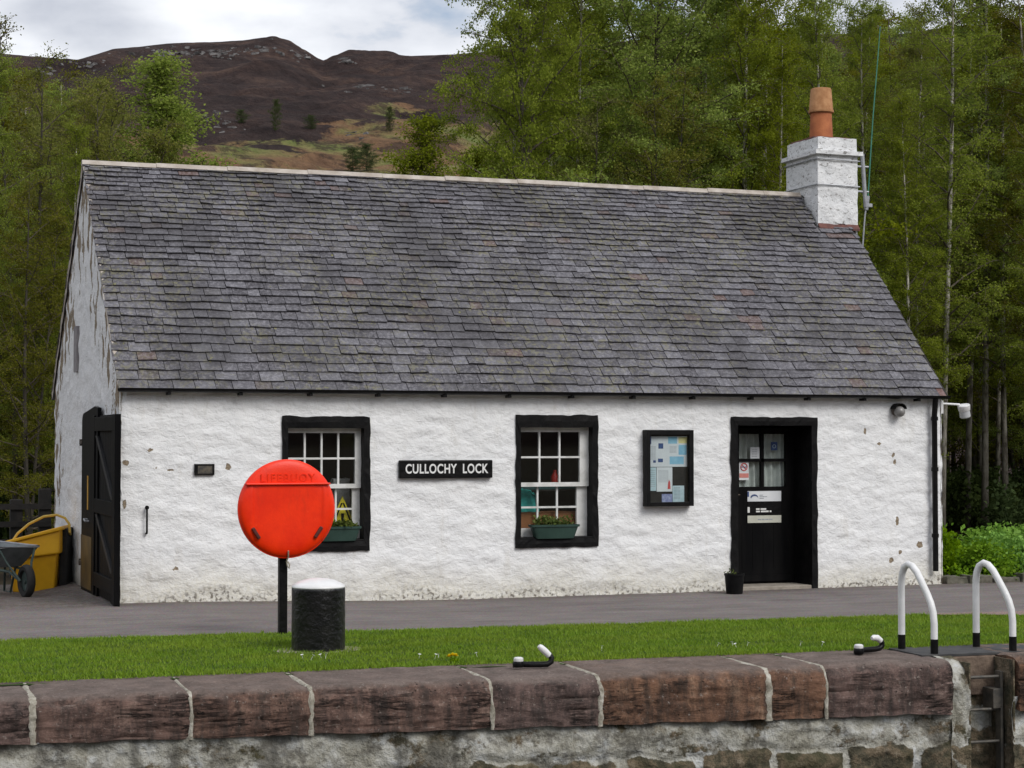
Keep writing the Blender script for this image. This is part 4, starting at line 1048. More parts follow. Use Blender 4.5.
def window_box(x, y, z, L_, label, seed):
    t = thing('window_box', label, 'planter', (x, y, z), 0, 'green plastic window boxes on the sills')
    n = 8; V = []; hw, hd = L_ / 2, .085
    prof = [(.80, .72, 0), (.84, .78, .02), (.98, .96, .135), (1.05, 1.10, .14), (1.05, 1.10, .165), (.97, .93, .165), (.93, .9, .13)]
    for (sx, sy, zz) in prof:
        for k in range(32):
            a = 2 * math.pi * k / 32; c_, s_ = math.cos(a), math.sin(a)
            V.append((hw * sx * math.copysign(abs(c_) ** .28, c_), hd * sy * math.copysign(abs(s_) ** .45, s_), zz))
    F = [(j * 32 + k, j * 32 + (k + 1) % 32, (j + 1) * 32 + (k + 1) % 32, (j + 1) * 32 + k) for j in range(6) for k in range(32)]
    mb = MB(); mb.add(V, F); mb.add([V[k] for k in range(32)], [tuple(range(31, -1, -1))]); mb.build('trough', green_plastic, t, smooth=True)
    mb = MB(); mb.add([(hw * .92 * math.cos(a), hd * .88 * math.sin(a), .14) for a in np.linspace(0, 2 * math.pi, 24, endpoint=False)], [tuple(range(24))]); mb.build('soil', soil, t)
    plants(None, 42, hw * .80, hd * .7, .085 if seed == 3 else .115, .04, leaf_pot, t, seed, .14)
    return t
window_box(2.47, .005, .603, .52, 'green window box with leafy plants half hidden behind the red lifebuoy housing', 3)
window_box(5.13, .0, .583, .60, 'green window box of low plants below the window nearest the name board', 5)
t = thing('flower_pot', 'small black pot with a few withered stems at the foot of the door', 'plant pot', (7.31, -.42, gz(7.31, -.42)))
mb = MB(); mb.lathe([(.095, .0), (.10, .01), (.118, .22), (.124, .22), (.124, .245), (.112, .245), (.105, .2), (.0, .2)], 24); mb.build('pot', black_paint, t, smooth=True)
plants(None, 5, .07, .07, .09, .028, leaf_pot, t, 8, .20)

# things seen through the panes
t = thing('warning_sign', 'yellow triangular warning sign standing inside the left window', 'warning sign', (2.60, .26, .665))
mb = MB(); mb.prism([(-.20, 0), (.20, 0), (.0, .44)], -.008, .008); mb.build('panel', hazard_yellow, t, bevel=.003)
mb = MB(); mb.prism([(.135, .03), (.155, .03), (.018, .36), (.0, .36)], -.012, -.0085); mb.prism([(-.155, .03), (-.135, .03), (.0, .36), (-.018, .36)], -.012, -.0085); mb.build('border', black_paint, t)
mb = MB(); mb.prism([(-.012, .10), (.012, .10), (.018, .24), (-.018, .24)], -.012, -.0085); mb.build('mark', black_paint, t)
t = thing('cloth_bundle', 'pale grey cloth bundle hanging inside the left window', 'cloth', (2.62, .42, 1.05))
me = rough_box((-.09, -.05, -.14), (.09, .05, .24), 8, .03, .05); o = addm('cloth', me, pm('grey_cloth', (.20, .19, .19), (.30, .29, .28), 8, .9, .004), t)
mb = MB(); mb.box((-.49, 0, 0), (.49, .34, .265)); t = mb.build('storage_box', brown_card, None, (5.22, .24, .622), bevel=.008); tag(t, 'long brown box on the window board behind the second window box', 'box')
t = thing('teal_bag', 'teal cloth bag on the brown box inside the window', 'bag', (4.93, .36, .89))
me = rough_box((-.12, -.07, 0), (.12, .07, .235), 5, .022, .05); addm('bag_body', me, teal_cloth, t)
mb = MB(); mb.tube([(-.06, 0, .2), (-.03, -.02, .26), (.03, -.02, .25), (.07, 0, .19)], .012, 6); mb.build('strap', teal_cloth, t)
t = thing('shelf', 'dark shelf with a teal edge across the inside of the second window', 'shelf', (5.2, .5, 1.13))
mb = MB(); mb.box((-.55, 0, 0), (.55, .22, .02)); mb.build('board', dark_timber, t); mb = MB(); mb.box((-.35, -.004, .02), (.55, .1, .075)); mb.build('edge_strip', pm('teal_dark', (.02, .07, .075), (.03, .1, .1), 4, .6, 0), t)
for a in (-.52, .49):
    mb = MB(); mb.box((a, .14, -.51), (a + .03, .2, 0)); mb.build('support', dark_timber, t)
mb = MB(); mb.lathe([(.0, 0), (.045, .0), (.05, .02), (.05, .10), (.02, .15), (.02, .18), (0, .18)], 16); t = mb.build('red_bottle', red_plastic, None, (5.37, .56, 1.205), smooth=True); tag(t, 'small bright red bottle on the shelf inside the window', 'bottle')

# ------------------------------------------------------------------ lifebuoy, bollard, hooks, rails
t = thing('lifebuoy_housing', 'round orange red lifebuoy housing on a black post in the grass', 'lifebuoy housing', (.793, -4.21, 0))
mb = MB(); mb.box((-.047, .0, -.2), (.027, .07, 1.2)); mb.build('post', black_gloss, t, bevel=.006)
RX = Matrix.Translation((0, -.02, 1.134)) @ Matrix.Rotation(R(90), 4, 'X')
RB = .443
mb = MB(); mb.lathe([(.0, -.06), (RB - .06, -.06), (RB - .02, -.045), (RB - .004, .0), (RB - .004, .035), (RB, .04), (RB, .055), (RB - .01, .06), (.0, .06)], 72, RX); mb.build('back_shell', buoy_orange, t, smooth=True)
# lid: upper fixed segment and lower dished flap, one step between them
def disc(zlo, zhi, y0, prof, rad, name, nx=70):
    V = []; n = nx; m = 60
    for j in range(m + 1):
        z = zlo + (zhi - zlo) * j / m; hw = math.sqrt(max(1e-6, rad * rad - z * z))
        for i in range(n + 1):
            x = -hw + 2 * hw * i / n; r_ = math.hypot(x, z) / rad
            V.append((x, y0 - prof(x, z, min(1, r_)), z))
    F = [(j * (n + 1) + i, j * (n + 1) + i + 1, (j + 1) * (n + 1) + i + 1, (j + 1) * (n + 1) + i) for j in range(m) for i in range(n)]
    k = len(V); B = [(x, y0 + .01, z) for x, y, z in V]
    mb = MB(); mb.add(V, F)
    ring = [i for i in range(n + 1)] + [j * (n + 1) + n for j in range(1, m + 1)] + [m * (n + 1) + i for i in range(n - 1, -1, -1)] + [j * (n + 1) for j in range(m - 1, 0, -1)]
    q = len(ring); mb.add([V[i] for i in ring] + [B[i] for i in ring], [(i, (i + 1) % q, (i + 1) % q + q, i + q) for i in range(q)])
    return mb.build(name, buoy_orange, t, (0, -.075, 1.137), smooth=True, autos=35)
pf = lambda x, z, r: .045 * math.sqrt(max(0, 1 - r ** 6)) 
def pl(x, z, r):
    rec = sm(.335, .30, abs(x) + 0) * sm(.245, .215, z + 0) * sm(-.47, -.36, z - abs(x) * .25 + .06)
    return .062 * math.sqrt(max(0, 1 - (r * 1.0) ** 8)) - .012 * rec
disc(.222, RB - .006, 0, pf, RB - .004, 'lid_top'); disc(-RB + .006, .215, 0, pl, RB - .004, 'lid_flap')
mb = MB(); mb.box((-.385, -.072, .212), (.385, .0, .228)); mb.build('lid_edge', buoy_orange, t, (0, -.075, 1.137), bevel=.005)
text('lettering', 'LIFEBUOY', .100, buoy_orange, t, (-.005, -.118, 1.137 + .272), extrude=.004, offset=.001, spacing=1.25, sx=.95)
for s in (-1, 1):
    mb = MB(); Ms = Matrix.Translation((s * .285 - .01, -.124, 1.137 - .215)) @ Matrix.Rotation(s * R(33), 4, 'Y'); mb.box((-.016, -.022, -.058), (.016, .0, .058), Ms); mb.build('slot', pm('slot_dark', (.06, .008, .004), (.10, .012, .006), 20, .6, 0) if s < 0 else MATS['slot_dark'], t, bevel=.008)
mb = MB(); mb.tube([(.0, -.13, .76), (.005, -.11, .71), (.0, -.06, .66), (.012, -.05, .62), (.028, -.05, .60), (.032, -.05, .63), (.015, -.05, .66)], .007, 6); mb.build('cord', pm('cord', (.30, .26, .20), (.45, .40, .32), 30, .9, 0), t, smooth=True)

t = thing('bollard', 'thick black cast bollard with white domed top on the grass', 'bollard', (.735, -5.58, 0))
mb = MB(); V = []
for j in range(41):
    z = -.05 + .585 * j / 40
    for k in range(64):
        a = 2 * math.pi * k / 64; r_ = .222 + .0022 * fbm(Vector((math.cos(a) * 6, math.sin(a) * 6, z * 14)), 3) - (.01 if z > .525 else 0); V.append((r_ * math.cos(a), r_ * math.sin(a), z))
mb.add(V, [(j * 64 + k, j * 64 + (k + 1) % 64, (j + 1) * 64 + (k + 1) % 64, (j + 1) * 64 + k) for j in range(40) for k in range(64)])
mb.build('body', pm('bollard_black', (.003, .003, .0035), (.010, .0095, .009), 9, .34, .008, 30, spec=.45), t, smooth=True)
mb = MB(); mb.lathe([(.215, .52), (.222, .533), (.218, .545), (.19, .563), (.14, .585), (.08, .600), (.0, .607)], 64); mb.build('cap', white_gloss, t, smooth=True)
mb = MB(); mb.lathe([(.31, .0), (.30, .014), (.0, .016)], 40); o = mb.build('base_slab', stone_step, t); o.scale = (1.25, .85, 1)

def hook(loc, rz, label, tipv, body):
    t = thing('mooring_hook', label, 'mooring hook', loc, rz, 'mooring hooks on the coping')
    mb = MB(); mb.tube(body, [.023] * len(body), 12); mb.build('shank', black_gloss, t, smooth=True)
    mb = MB(); mb.tube(tipv, [.024, .026, .024, .016], 12); mb.build('tip', white_gloss, t, smooth=True)
    mb = MB(); mb.lathe([(.038, -.01), (.042, 0), (.042, .03), (.038, .036)], 20, Matrix.Translation((-.12, 0, .01))); mb.build('boss', black_gloss, t, smooth=True)
    mb = MB(); mb.lathe([(.037, .036), (.039, .042), (.037, .060), (.026, .067), (0, .069)], 20, Matrix.Translation((-.12, 0, .01))); mb.build('boss_cap', white_gloss, t, smooth=True)
    return t
hook((1.965, -7.33, .01), R(-12), 'black iron mooring hook with raised white tip, lying left on the coping', [(.12, -.005, .085), (.085, -.01, .12), (.05, -.015, .15), (.035, -.017, .163)], [(-.16, .02, .018), (-.12, .01, .02), (.04, -.015, .02), (.10, -.02, .022), (.132, -.015, .04), (.135, -.01, .07), (.12, -.005, .088)])
hook((4.885, -7.42, .01), R(10), 'black iron mooring hook with curled white tip near the white grab rails', [(.115, .0, .093), (.08, .0, .118), (.04, .0, .122), (.02, .0, .118)], [(-.13, 0, .028), (.06, 0, .028), (.10, 0, .032), (.128, .0, .05), (.13, 0, .075), (.113, .0, .095)])
def rail(ax, ay, bx, by, label):
    t = thing('grab_rail', label, 'grab rail', ((ax + bx) / 2, (ay + by) / 2, 0), 0, 'white grab rails by the ladder')
    a = Vector((ax - (ax + bx) / 2, ay - (ay + by) / 2, 0)); b = -a; H = .745
    u = (b - a)
    pts = [a + Vector((0, 0, .1))] + [a + Vector((0, 0, z)) for z in (.4, .56)]
    k = [(0, .56), (.03, .635), (.10, .692), (.22, .718), (.34, .706), (.48, .66), (.64, .575), (.80, .485), (.90, .42), (.97, .345), (1., .25)]
    pts += [a + u * s + Vector((0, 0, z)) for s, z in k[1:]]; pts += [b + Vector((0, 0, .1))]
    mb = MB(); mb.tube(pts, .029, 14); mb.build('hoop', white_gloss, t, smooth=True)
    for p in (a, b):
        mb = MB(); mb.tube([p + Vector((0, 0, -.03)), p + Vector((0, 0, .128))], .0315, 14); mb.build('foot_sleeve', black_gloss, t, smooth=True)
rail(5.305, -7.235, 5.346, -7.655, 'white tubular grab rail with black feet, nearer the mooring hook')
rail(5.975, -7.33, 6.075, -7.70, 'white tubular grab rail with black feet at the right end of the lock edge')

# ------------------------------------------------------------------ left yard: grit bin, hose, wheelbarrow, fence
gb = thing('grit_bin', 'yellow plastic grit bin with sloping lid against the gable', 'grit bin', (-.46, 3.35, -.13), R(-18))
mb = MB()
def frus(mbx, z0, z1, a, b, c, d, dz=0):
    mbx.add([(-a, -b, z0), (a, -b, z0), (a, b, z0), (-a, b, z0), (-c, -d, z1), (c, -d, z1 + dz), (c, d, z1 + dz), (-c, d, z1)], [(3, 2, 1, 0), (4, 5, 6, 7), (0, 1, 5, 4), (1, 2, 6, 5), (2, 3, 7, 6), (3, 0, 4, 7)])
frus(mb, 0, .40, .25, .22, .29, .26, .08); mb.build('body', bin_yellow, gb, bevel=.02)
mb = MB(); mb.add([(-.33, -.30, .40), (.33, -.30, .48), (.33, .30, .48), (-.33, .30, .40), (-.33, -.29, .60), (.33, -.29, .78), (.33, .29, .78), (-.33, .29, .60)], [(3, 2, 1, 0), (4, 5, 6, 7), (0, 1, 5, 4), (1, 2, 6, 5), (2, 3, 7, 6), (3, 0, 4, 7)]); mb.build('lid', bin_yellow, gb, bevel=.02)
mb = MB(); mb.add([(-.36, -.32, .59), (.36, -.32, .77), (.36, .32, .77), (-.36, .32, .59), (-.36, -.32, .63), (.36, -.32, .82), (.36, .32, .82), (-.36, .32, .63)], [(3, 2, 1, 0), (4, 5, 6, 7), (0, 1, 5, 4), (1, 2, 6, 5), (2, 3, 7, 6), (3, 0, 4, 7)]); mb.build('lid_rim', bin_yellow, gb, bevel=.012)
mb = MB(); mb.box((.30, -.2, .02), (.40, .26, .78)); t = mb.build('black_slab', rubber, None, (-.44, 3.45, -.13), (0, 0, R(-18)), bevel=.02); tag(t, 'tall black crate added as the dark back side of the yellow bin', 'slab')  # black block added for the dark back side of the bin
t = thing('hose_loop', 'yellow hose looped over the top of the grit bin', 'hose', (-.46, 3.35, -.13), R(-18))
mb = MB(); mb.tube([(-.28, -.1, .63), (-.22, -.1, .72), (-.08, -.1, .84), (.10, -.1, .93), (.26, -.1, .95), (.36, -.1, .91), (.41, -.1, .84), (.42, -.1, .74), (.40, .05, .70)], .016, 8); mb.build('hose', hose_yellow, t, smooth=True)

wb = thing('wheelbarrow', 'grey green wheelbarrow with black wheel at the left edge', 'wheelbarrow', (-.78, 2.05, -.1), R(-66))
mb = MB(); mb.add([(-.85, -.20, .34), (-.35, -.18, .34), (-.35, .18, .34), (-.85, .20, .34), (-1.15, -.30, .60), (-.12, -.28, .58), (-.12, .28, .58), (-1.15, .30, .60)], [(0, 1, 2, 3), (0, 4, 5, 1), (1, 5, 6, 2), (2, 6, 7, 3), (3, 7, 4, 0)]); o = mb.build('tray', barrow_grey, wb); sd = o.modifiers.new('solidify', 'SOLIDIFY'); sd.thickness = .012
mb = MB(); mb.tube([(-1.15, -.30, .605), (-.12, -.28, .585), (-.12, .28, .585), (-1.15, .30, .605), (-1.15, -.30, .605)], .014, 8); mb.build('tray_rim', galv, wb, smooth=True)
for s in (-1, 1):
    mb = MB(); mb.tube([(-1.5, s * .30, .60), (-.85, s * .22, .36), (-.10, s * .12, .30), (.06, s * .07, .20)], .017, 8); mb.build('handle', barrow_green, wb, smooth=True)
    mb = MB(); mb.tube([(-.75, s * .2, .36), (-.80, s * .22, .02), (-.62, s * .2, .02), (-.45, s * .17, .34)], .015, 8); mb.build('leg', barrow_green, wb, smooth=True)
    mb = MB(); mb.tube([(.06, s * .07, .20), (-.08, s * .16, .40), (-.14, s * .24, .575)], .014, 8); mb.build('brace', barrow_green, wb, smooth=True)
wh = bpy.data.objects.new('wheel', None); COL.objects.link(wh); wh.parent = wb; wh.location = (.08, 0, .195); wh.rotation_euler = (R(90), 0, R(-9))
mb = MB(); mb.lathe([(.12, -.025), (.13, -.045), (.17, -.045), (.19, -.028), (.196, 0), (.19, .028), (.17, .045), (.13, .045), (.12, .025), (.12, -.025)], 32); mb.build('tyre', rubber, wh, smooth=True)
mb = MB(); mb.lathe([(.0, -.03), (.03, -.03), (.035, -.012), (.12, -.012), (.12, .012), (.035, .012), (.03, .03), (0, .03)], 24); mb.build('rim', barrow_green, wh, smooth=True)

fn = thing('timber_fence', 'dark timber post and rail fence behind the yellow bin', 'fence', (0, 7, 0))
for k in range(9):
    x = .09 - k * .40 if k < 2 else -.25 - (k - 1) * 1.5
    mb = MB(); hh = (1.05 if k == 0 else .90); mb.box((x - .085, -.07, -.3), (x + .085, .07, hh)); mb.build('post', dark_timber, fn, bevel=.01)
for z in (.30, .55, .80):
    mb = MB(); mb.box((-12, -.10, z - .04), (.17, -.072, z + .04)); mb.build('rail', dark_timber, fn)
mb = MB(); rn2 = random.Random(3); x = WX + .05
ke = thing('kerb', 'low rough stone kerb at the road edge right of the cottage', 'kerb', (0, 0, 0))
for k in range(16):
    w_ = rn2.uniform(.28, .5); me = rough_box((x, -.02 - .02 * k, -.15), (x + w_ - .02, .2 - .02 * k, -.02 + rn2.uniform(-.03, .03)), k, .05, .035); addm('kerb_block', me, kerb_stone, ke); x += w_

# ------------------------------------------------------------------ trees
def tree_mesh(seed, H, r0, base, spread, nprim, nleaf, lsize, leaf, bark, lean=.03, upang=55, droop=.5, prof=None, fork=0, twig=True):
    """a trunk mesh (stem and limbs) and a crown mesh (twigs and leaves)"""
    rr = random.Random(seed); tm = MB(); cm = MB(); anchors = []
    stems = []
    for s in range(fork + 1):
        pts = []; ax, ay = rr.uniform(-lean, lean), rr.uniform(-lean, lean)
        if s: ax += rr.choice([-1, 1]) * rr.uniform(.10, .2); ay += rr.uniform(-.15, .15)
        n = 12
        for i in range(n + 1):
            t = i / n; z = H * (1 - .06 * s) * t - .15
            pts.append(Vector((ax * z + .12 * math.sin(t * 5 + seed + s) * t, ay * z + .12 * math.cos(t * 4 + seed * 2 + s) * t, z)))
        rad = [r0 * (1 - .25 * s) * ((1 - i / n) ** .8 * .93 + .05) * (1.25 if i == 0 else 1) for i in range(n + 1)]
        tm.tube(pts, rad, 8); stems.append((pts, rad))
    def at(pts, t):
        f = t * (len(pts) - 1); i = min(int(f), len(pts) - 2); return pts[i].lerp(pts[i + 1], f - i)
    prof = prof or (lambda t: (1 - t) ** .7 * (.35 + .65 * min(1, t * 3)) + .10)
    for k in range(nprim):
        pts, rad = stems[k % len(stems)]
        t = base + (1 - base) * ((k + rr.random()) / nprim); p = at(pts, min(t, .985)); tt = (t - base) / (1 - base)
        Lb = spread * prof(tt) * rr.uniform(.7, 1.2); az = k * 2.4 + rr.uniform(-.5, .5); el = R(upang * rr.uniform(.6, 1.25) * (.65 + .5 * tt))
        d = Vector((math.cos(az) * math.cos(el), math.sin(az) * math.cos(el), math.sin(el))); bp = [p.copy()]; q = p.copy(); m = 6
        for i in range(m):
            d = (d + Vector((rr.gauss(0, .12), rr.gauss(0, .12), rr.gauss(0, .1) - droop * .30 * (i / m)))).normalized(); q = q + d * Lb / m; bp.append(q.copy())
        rb = max(.008, r0 * .30 * (1 - t) + .008); tm.tube(bp, [rb * (1 - .85 * i / m) + .003 for i in range(m + 1)], 5, cap=False, mi=1)
        ns = int(5 + Lb * 4.5)
        for s in range(ns):
            u = .18 + .82 * (s + rr.random()) / ns; sp = at(bp, min(u, .99)); az2 = rr.uniform(0, 6.28); dd = (d * .4 + Vector((math.cos(az2), math.sin(az2), rr.uniform(-.2, .75)))).normalized()
            Ls = (.32 + .30 * Lb * (1 - u * .6)) * rr.uniform(.6, 1.2); tp = [sp]; q2 = sp.copy()
            for i in range(4):
                dd = (dd + Vector((rr.gauss(0, .15), rr.gauss(0, .15), rr.gauss(0, .12) - droop * .30))).normalized(); q2 = q2 + dd * Ls / 4; tp.append(q2.copy())
            if twig: cm.tube(tp, [.0075, .006, .005, .004, .003], 3, cap=False)
            wgt = rr.choice([.15, .6, 1, 1, 1.6])
            for i in range(len(tp) - 1): anchors.append((tp[i], tp[i + 1], wgt * Ls))
    r = np.random.default_rng(seed); A = np.array([tuple(a[0]) for a in anchors]); B = np.array([tuple(a[1]) for a in anchors]); wv = np.array([a[2] for a in anchors]); wv /= wv.sum()
    ix = r.choice(len(A), nleaf, p=wv); f = r.uniform(0, 1, (nleaf, 1)); P = A[ix] * (1 - f) + B[ix] * f + r.normal(0, .055, (nleaf, 3))
    V, F = leafcloud(P, lsize, seed, .5)
    tv = np.array([tuple(v) for v in cm.v]).reshape(-1, 3); tf = np.array(cm.f).reshape(-1, 4)
    if len(tv): V2 = np.concatenate([tv, V]); F2 = np.concatenate([tf, F + len(tv)]); mi = [0] * len(tf) + [1] * len(F)
    else: V2, F2, mi = V, F, [1] * len(F)
    crown = np_mesh('crown', V2, F2, [twig_mat, leaf], mi)
    tr = bpy.data.meshes.new('trunk'); tr.from_pydata(tm.v, [], tm.f); tr.materials.append(bark); tr.materials.append(limb_bark); tr.polygons.foreach_set('material_index', tm.mi); tr.polygons.foreach_set('use_smooth', [True] * len(tr.polygons))
    return tr, crown
def place_tree(name, kind, loc, rz, sc, label, cat='tree', group=None):
    t = thing(name, label, cat, loc, rz, group); t.scale = (sc, sc, sc) if not isinstance(sc, tuple) else sc
    link('trunk', kind[0], t); link('crown', kind[1], t); return t

narrow = lambda t: (1 - t) ** .6 * (.5 + .5 * min(1, t * 4)) + .08
roundp = lambda t: math.sin(math.pi * min(1, .12 + .86 * t)) ** .7 + .05
T = {}
T['birch'] = [tree_mesh(10 + k, 13.5, .085, .14, 2.2, 62, 60000, .043, leaf_mid, bark_birch, droop=.5) for k in range(3)]
T['slim'] = [tree_mesh(30 + k, 14, .072, .24, 1.8, 54, 40000, .043, leaf_olive if k == 1 else leaf_mid, bark_birch, droop=.6, prof=narrow) for k in range(3)]
T['lush'] = [tree_mesh(50 + k, 12, .085, .10, 2.0, 76, 90000, .045, leaf_bright, bark_dark, droop=.4, prof=roundp) for k in range(2)]
T['olive'] = [tree_mesh(70 + k, 9, .07, .10, 1.9, 58, 42000, .042, leaf_olive, bark_dark, droop=.3, upang=48, fork=1) for k in range(2)]
T['bushy'] = [tree_mesh(90 + k, 4.5, .04, .05, 1.5, 44, 24000, .048, leaf_mid if k else leaf_bright, bark_dark, droop=.3, prof=roundp, fork=1) for k in range(2)]
T['bare'] = [tree_mesh(110, 10, .05, .30, .9, 34, 4000, .045, leaf_olive, bark_dark, droop=.1, prof=narrow)]
T['dark'] = [tree_mesh(140, 4.5, .04, .05, 1.5, 44, 16000, .06, leaf_dark, bark_dark, droop=.3, prof=roundp)]
domep = lambda t: (1 - t) ** .8 * (.85 + .15 * min(1, t * 4)) + .07
T['dome'] = [tree_mesh(120, 8.6, .06, .22, 1.45, 84, 46000, .045, leaf_bright, bark_dark, droop=.25, upang=52, prof=domep)]

def at_px(px, v): return (px - 512) / 1900 * v
tr_ = random.Random(21)
def put(name, kind, px, v, H, label, group=None, cat='tree', w=1.):
    u = at_px(px, v); p = uv(u, v, -.2); base = {'birch': 13.5, 'slim': 14, 'lush': 12, 'olive': 9, 'bushy': 4.5, 'bare': 10, 'dome': 8.6}[kind]
    ms = T[kind][tr_.randrange(len(T[kind]))]; s = H / base
    return place_tree(name, ms, p, tr_.uniform(0, 6.28), (s * w, s * w, s), label, cat, group)
# singled out trees
put('birch_tree', 'dome', 150, 36, 9.3, 'pointed bright green birch rising behind the left end of the roof', w=1.55)
put('bare_tree', 'bare', 16, 31, 8.9, 'thin almost leafless tree whose top stands against the sky at far left')
put('birch_tree', 'lush', 530, 31, 12.3, 'tall bright green birch at the left edge of the wood behind the roof', w=.8)
put('small_tree', 'dome', 432, 31, 7.3, 'small pale green tree at the foot of the wood left edge beyond the ridge', w=1.3)
put('birch_tree', 'slim', 941, 34, 12.5, 'white barked birch trunk standing just right of the chimney and aerial')
put('birch_tree', 'slim', 966, 38, 14, 'pale slender birch trunk right of the cottage corner, left of its pair')
put('birch_tree', 'slim', 984, 37, 14.2, 'pale slender birch trunk at the right of the pair by the cottage corner')
# the wood behind, right
GW = 'leafy birches in the wood behind the cottage'; LW = 'leafy birch standing in the dense wood behind the cottage'
spots = []
def try_put(px, v, md):
    u = at_px(px, v)
    if all((u - a) ** 2 + (v - b) ** 2 > md * md for a, b in spots): spots.append((u, v)); return True
for px, v, H, kd in [(515, 33.5, 10.5, 'birch'), (580, 32.5, 11.4, 'birch'), (500, 36, 7.6, 'birch'), (472, 34, 7.2, 'dome'), (610, 34, 8.6, 'birch'), (655, 32, 12.2, 'lush'), (700, 33, 11.8, 'birch'), (745, 32, 11.5, 'birch'), (600, 31, 7.6, 'olive'), (690, 31, 8.2, 'olive'), (820, 33, 10.4, 'birch'), (780, 31.5, 8.6, 'birch'), (870, 35, 10.2, 'birch'), (905, 33, 8.0, 'birch'), (915, 36, 10.4, 'slim'), (1006, 37, 12.5, 'slim'), (1045, 36, 12, 'slim'), (760, 36, 12.6, 'birch'), (725, 37, 13.2, 'slim'), (840, 38, 11.4, 'slim'), (655, 38, 13, 'birch'), (545, 38, 13, 'birch')]:
    try_put(px, v, .1); put('birch_tree', kd, px, v, H, LW, GW)
cnt = 0
for _ in range(900):
    v = tr_.uniform(34, 66); px = tr_.uniform(560 if v < 50 else 545, 1230)
    if try_put(px, v, 1.6):
        H = (tr_.uniform(390, 460) if px < 800 else tr_.uniform(385, 455)) / 1900 * v + 1.75
        if 595 < px < 625: H *= .85
        put('birch_tree', tr_.choice(['birch', 'birch', 'slim', 'slim', 'olive'] if px > 640 else ['birch', 'birch', 'olive', 'lush']), px, v, min(H, 15.5), LW, GW, w=tr_.uniform(1, 1.2)); cnt += 1
        if cnt > 110: break
# young growth filling under the wood
GU = 'young trees under the wood behind the cottage'; LU = 'low bushy young tree in the undergrowth of the wood'
for k in range(46):
    v = tr_.uniform(30.5, 48); px = tr_.uniform(465, 860) if k % 6 else tr_.uniform(1050, 1150)
    if px > 925: v = tr_.uniform(38, 52)
    put('young_tree', 'bushy', px, v, tr_.uniform(3.2, 6.2) if px < 925 else tr_.uniform(2.2, 3.6), LU, GU)
# the stand at left
GL = 'olive green alders left of the cottage'; LLb = 'twiggy olive green alder in the stand left of the cottage'
for px, v, H in [(-10, 30, 7.6), (45, 32, 8.0), (88, 36, 8.3), (70, 30.5, 6.6), (20, 34, 7.8), (-40, 32, 8.2), (105, 40, 8.6), (0, 39, 8.8), (55, 42, 9.3), (-70, 36, 9), (30, 29, 5.6), (108, 34, 8.2), (96, 32, 7.4), (-20, 45, 10), (80, 47, 10.4), (-100, 41, 10), (20, 50, 11), (-60, 50, 11), (60, 55, 12), (-120, 33, 8.4), (-150, 38, 9), (-20, 55, 11.5)]:
    put('alder_tree', 'olive' if tr_.random() < .75 else 'birch', px, v, H * 1.07, LLb, GL)
for k in range(22):
    v = tr_.uniform(30, 46); px = tr_.uniform(-130, 66); put('young_tree', 'bushy', px, v, tr_.uniform(2.2, 4.2), 'low leafy young tree under the alders left of the cottage', 'young trees under the alders')
# hill trees
def hill_at(px, y):
    lo, hi = 200., VD
    for _ in range(40):
        v = (lo + hi) / 2
        if 440 - 1900 * (hill_z(at_px(px, v), v) - 1.75) / v > y: lo = v
        else: hi = v
    return v
def hillput(name, kd, px, y, H, label, w=1.):
    v = hill_at(px, y); u = at_px(px, v); ms = T[kd][0]; s = H / 4.5
    place_tree(name, ms, uv(u, v, hill_z(u, v) - .2), px, (s * w, s * w, s), label)
hillput('hill_tree', 'dark', 275, 130, 6.5, 'small dark green tree on the heather slope above the ridge', .7)
hillput('hill_tree', 'dark', 352, 172, 4.4, 'rounded dark bush on the grassy slope just above the ridge', 1.7)
hillput('hill_tree', 'dark', 366, 170, 4.6, 'right hand of the two dark bushes just above the ridge', 1.7)
hillput('hill_tree', 'dark', 389, 130, 5, 'small shrub on the tan slope near the wood edge', .8)
hillput('hill_tree', 'dark', 240, 122, 3, 'low scrub clump on the slope left of the small dark tree', 1.8)
hillput('hill_tree', 'dark', 310, 128, 3, 'low scrub clump on the slope right of the small dark tree', 1.8)

# ------------------------------------------------------------------ shrubs and ground plants
def shrub_mesh(seed, rx, ry, h, n, size, leaf):
    r = np.random.default_rng(seed); P = []
    cl = [(r.uniform(-rx, rx), r.uniform(-ry, ry), r.uniform(.35, 1) * h) for _ in range(26)]
    for k in range(n):
        c = cl[r.integers(len(cl))]; t = r.uniform(.1, 1) ** .6; P.append((c[0] + r.normal(0, .10) * (1.2 - .4 * t), c[1] + r.normal(0, .10), c[2] * t + r.normal(0, .04)))
    V, F = leafcloud(np.array(P), size, seed, .1); me = np_mesh('foliage', V, F, [leaf]); return me
SH = [shrub_mesh(200 + k, .45, .38, .80, 4200, .07, leaf_shrub) for k in range(3)]
k = 0
for x, y, s in [(10.95, .75, .95), (11.45, .55, .85), (12.0, .65, 1.0), (12.55, .5, .95), (13.1, .6, 1.05), (13.7, .4, 1), (11.2, 1.5, 1.05), (11.9, 1.6, 1.0), (12.6, 1.5, 1.1), (13.3, 1.5, 1.1), (14.2, .9, 1.1)]:
    t = thing('shrub', 'bright green leafy shrub in the row beside the right corner of the cottage', 'shrub', (x, y, -.2), k * 1.3, 'green shrubs right of the cottage'); t.scale = (s, s, s * (.9 + .2 * (k % 3 == 0)))
    link('foliage', SH[k % 3], t); k += 1
DK = [shrub_mesh(300 + k, .8, .7, 1.1, 3000, .085, leaf_dark) for k in range(2)]
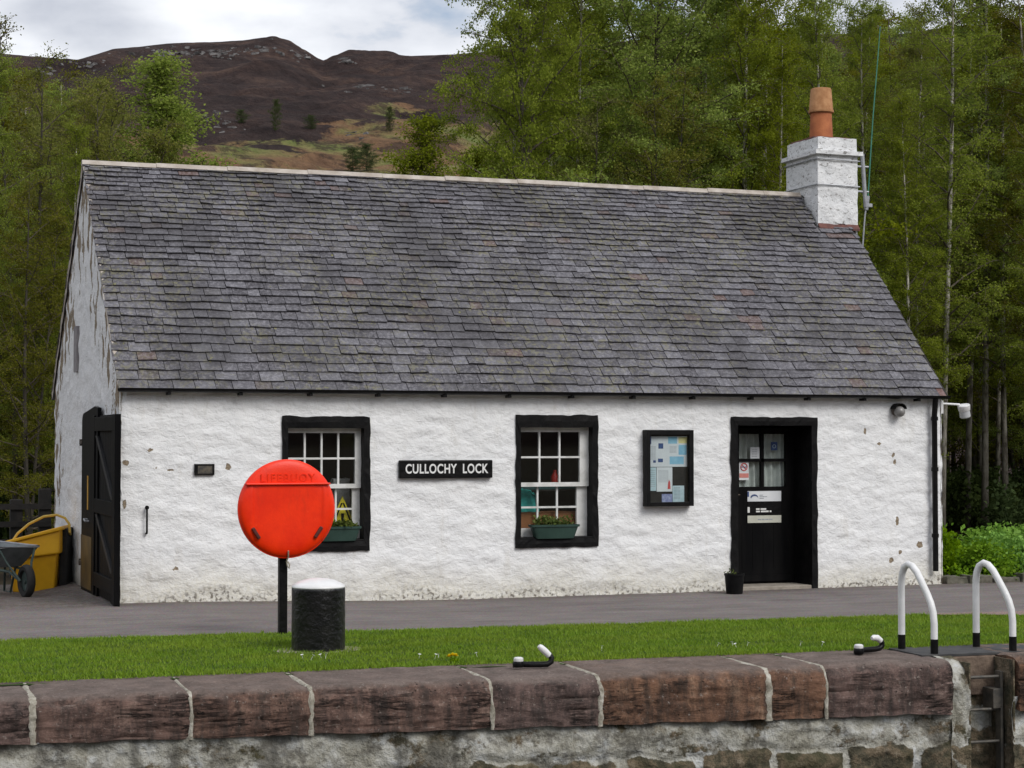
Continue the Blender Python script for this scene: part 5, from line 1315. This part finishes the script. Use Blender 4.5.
for k in range(26):
    if k < 16: px, v = tr_.uniform(935, 1090), tr_.uniform(33, 46)
    else: px, v = tr_.uniform(-80, 60), tr_.uniform(30, 38)
    t = thing('shrub', 'dark low shrub in the shade under the trees', 'shrub', uv(at_px(px, v), v, -.25), k * 1.1, 'dark shrubs under the trees'); s = tr_.uniform(.8, 1.4); t.scale = (s, s, s)
    link('foliage', DK[k % 2], t)
# daisies and dandelion in the grass
mb = MB()
for a in range(9):
    th = a * 2 * math.pi / 9; mb.add([(0, 0, 0), (.011 * math.cos(th - .3), .011 * math.sin(th - .3), .001), (.014 * math.cos(th), .014 * math.sin(th), .003), (.011 * math.cos(th + .3), .011 * math.sin(th + .3), .001)], [(0, 1, 2, 3)])
mb.tube([(0, 0, -.05), (0, 0, 0)], .0015, 4)
d0 = mb.build('daisy', pm('daisy_white', (.7, .7, .7), (.8, .8, .78), 5, .7, 0), None); fl_ = random.Random(6); first = True
for x, y in [(.42, -6.25), (.50, -6.3), (.56, -6.28), (.62, -6.24), (1.30, -6.55), (1.42, -6.6), (1.46, -6.55), (1.75, -6.62), (3.9, -6.65), (4.0, -6.75), (4.05, -6.6), (4.15, -6.7), (4.6, -6.8), (4.75, -6.9), (2.9, -6.5)]:
    o = d0 if first else d0.copy()
    if not first: COL.objects.link(o)
    first = False; o.location = (x, y, .052); o.rotation_euler = (fl_.uniform(-.5, -.1), fl_.uniform(-.3, .3), fl_.uniform(0, 6))
    tag(o, 'tiny white daisy in the grass along the coping', 'flower', 'daisies in the grass')
t = thing('dandelion', 'yellow dandelion clump where the grass meets the coping', 'flower', (1.48, -6.83, .02)); t.scale = (.55, .55, .6)
mb = MB(); r3 = random.Random(2)
for _ in range(420):
    o3 = [Vector((0, 0, .07)), Vector((.05, .01, .06)), Vector((-.045, .02, .055))][_ % 3]
    a, e = r3.uniform(0, 6.28), r3.uniform(.1, 1.4); d = Vector((math.cos(a) * math.cos(e), math.sin(a) * math.cos(e), math.sin(e))); b = Vector((-d.y, d.x, 0)).normalized() * .008
    mb.add([o3 + d * .005, o3 + d * .036 + b, o3 + d * .042, o3 + d * .036 - b], [(0, 1, 2, 3)])
mb.build('flower_head', pm('dandelion_yellow', (.84, .62, .005), (.90, .74, .01), 6, .7, 0), t)
plants(None, 4, .05, .05, .03, .04, leaf_shrub, t, 77, 0, 'leaves')
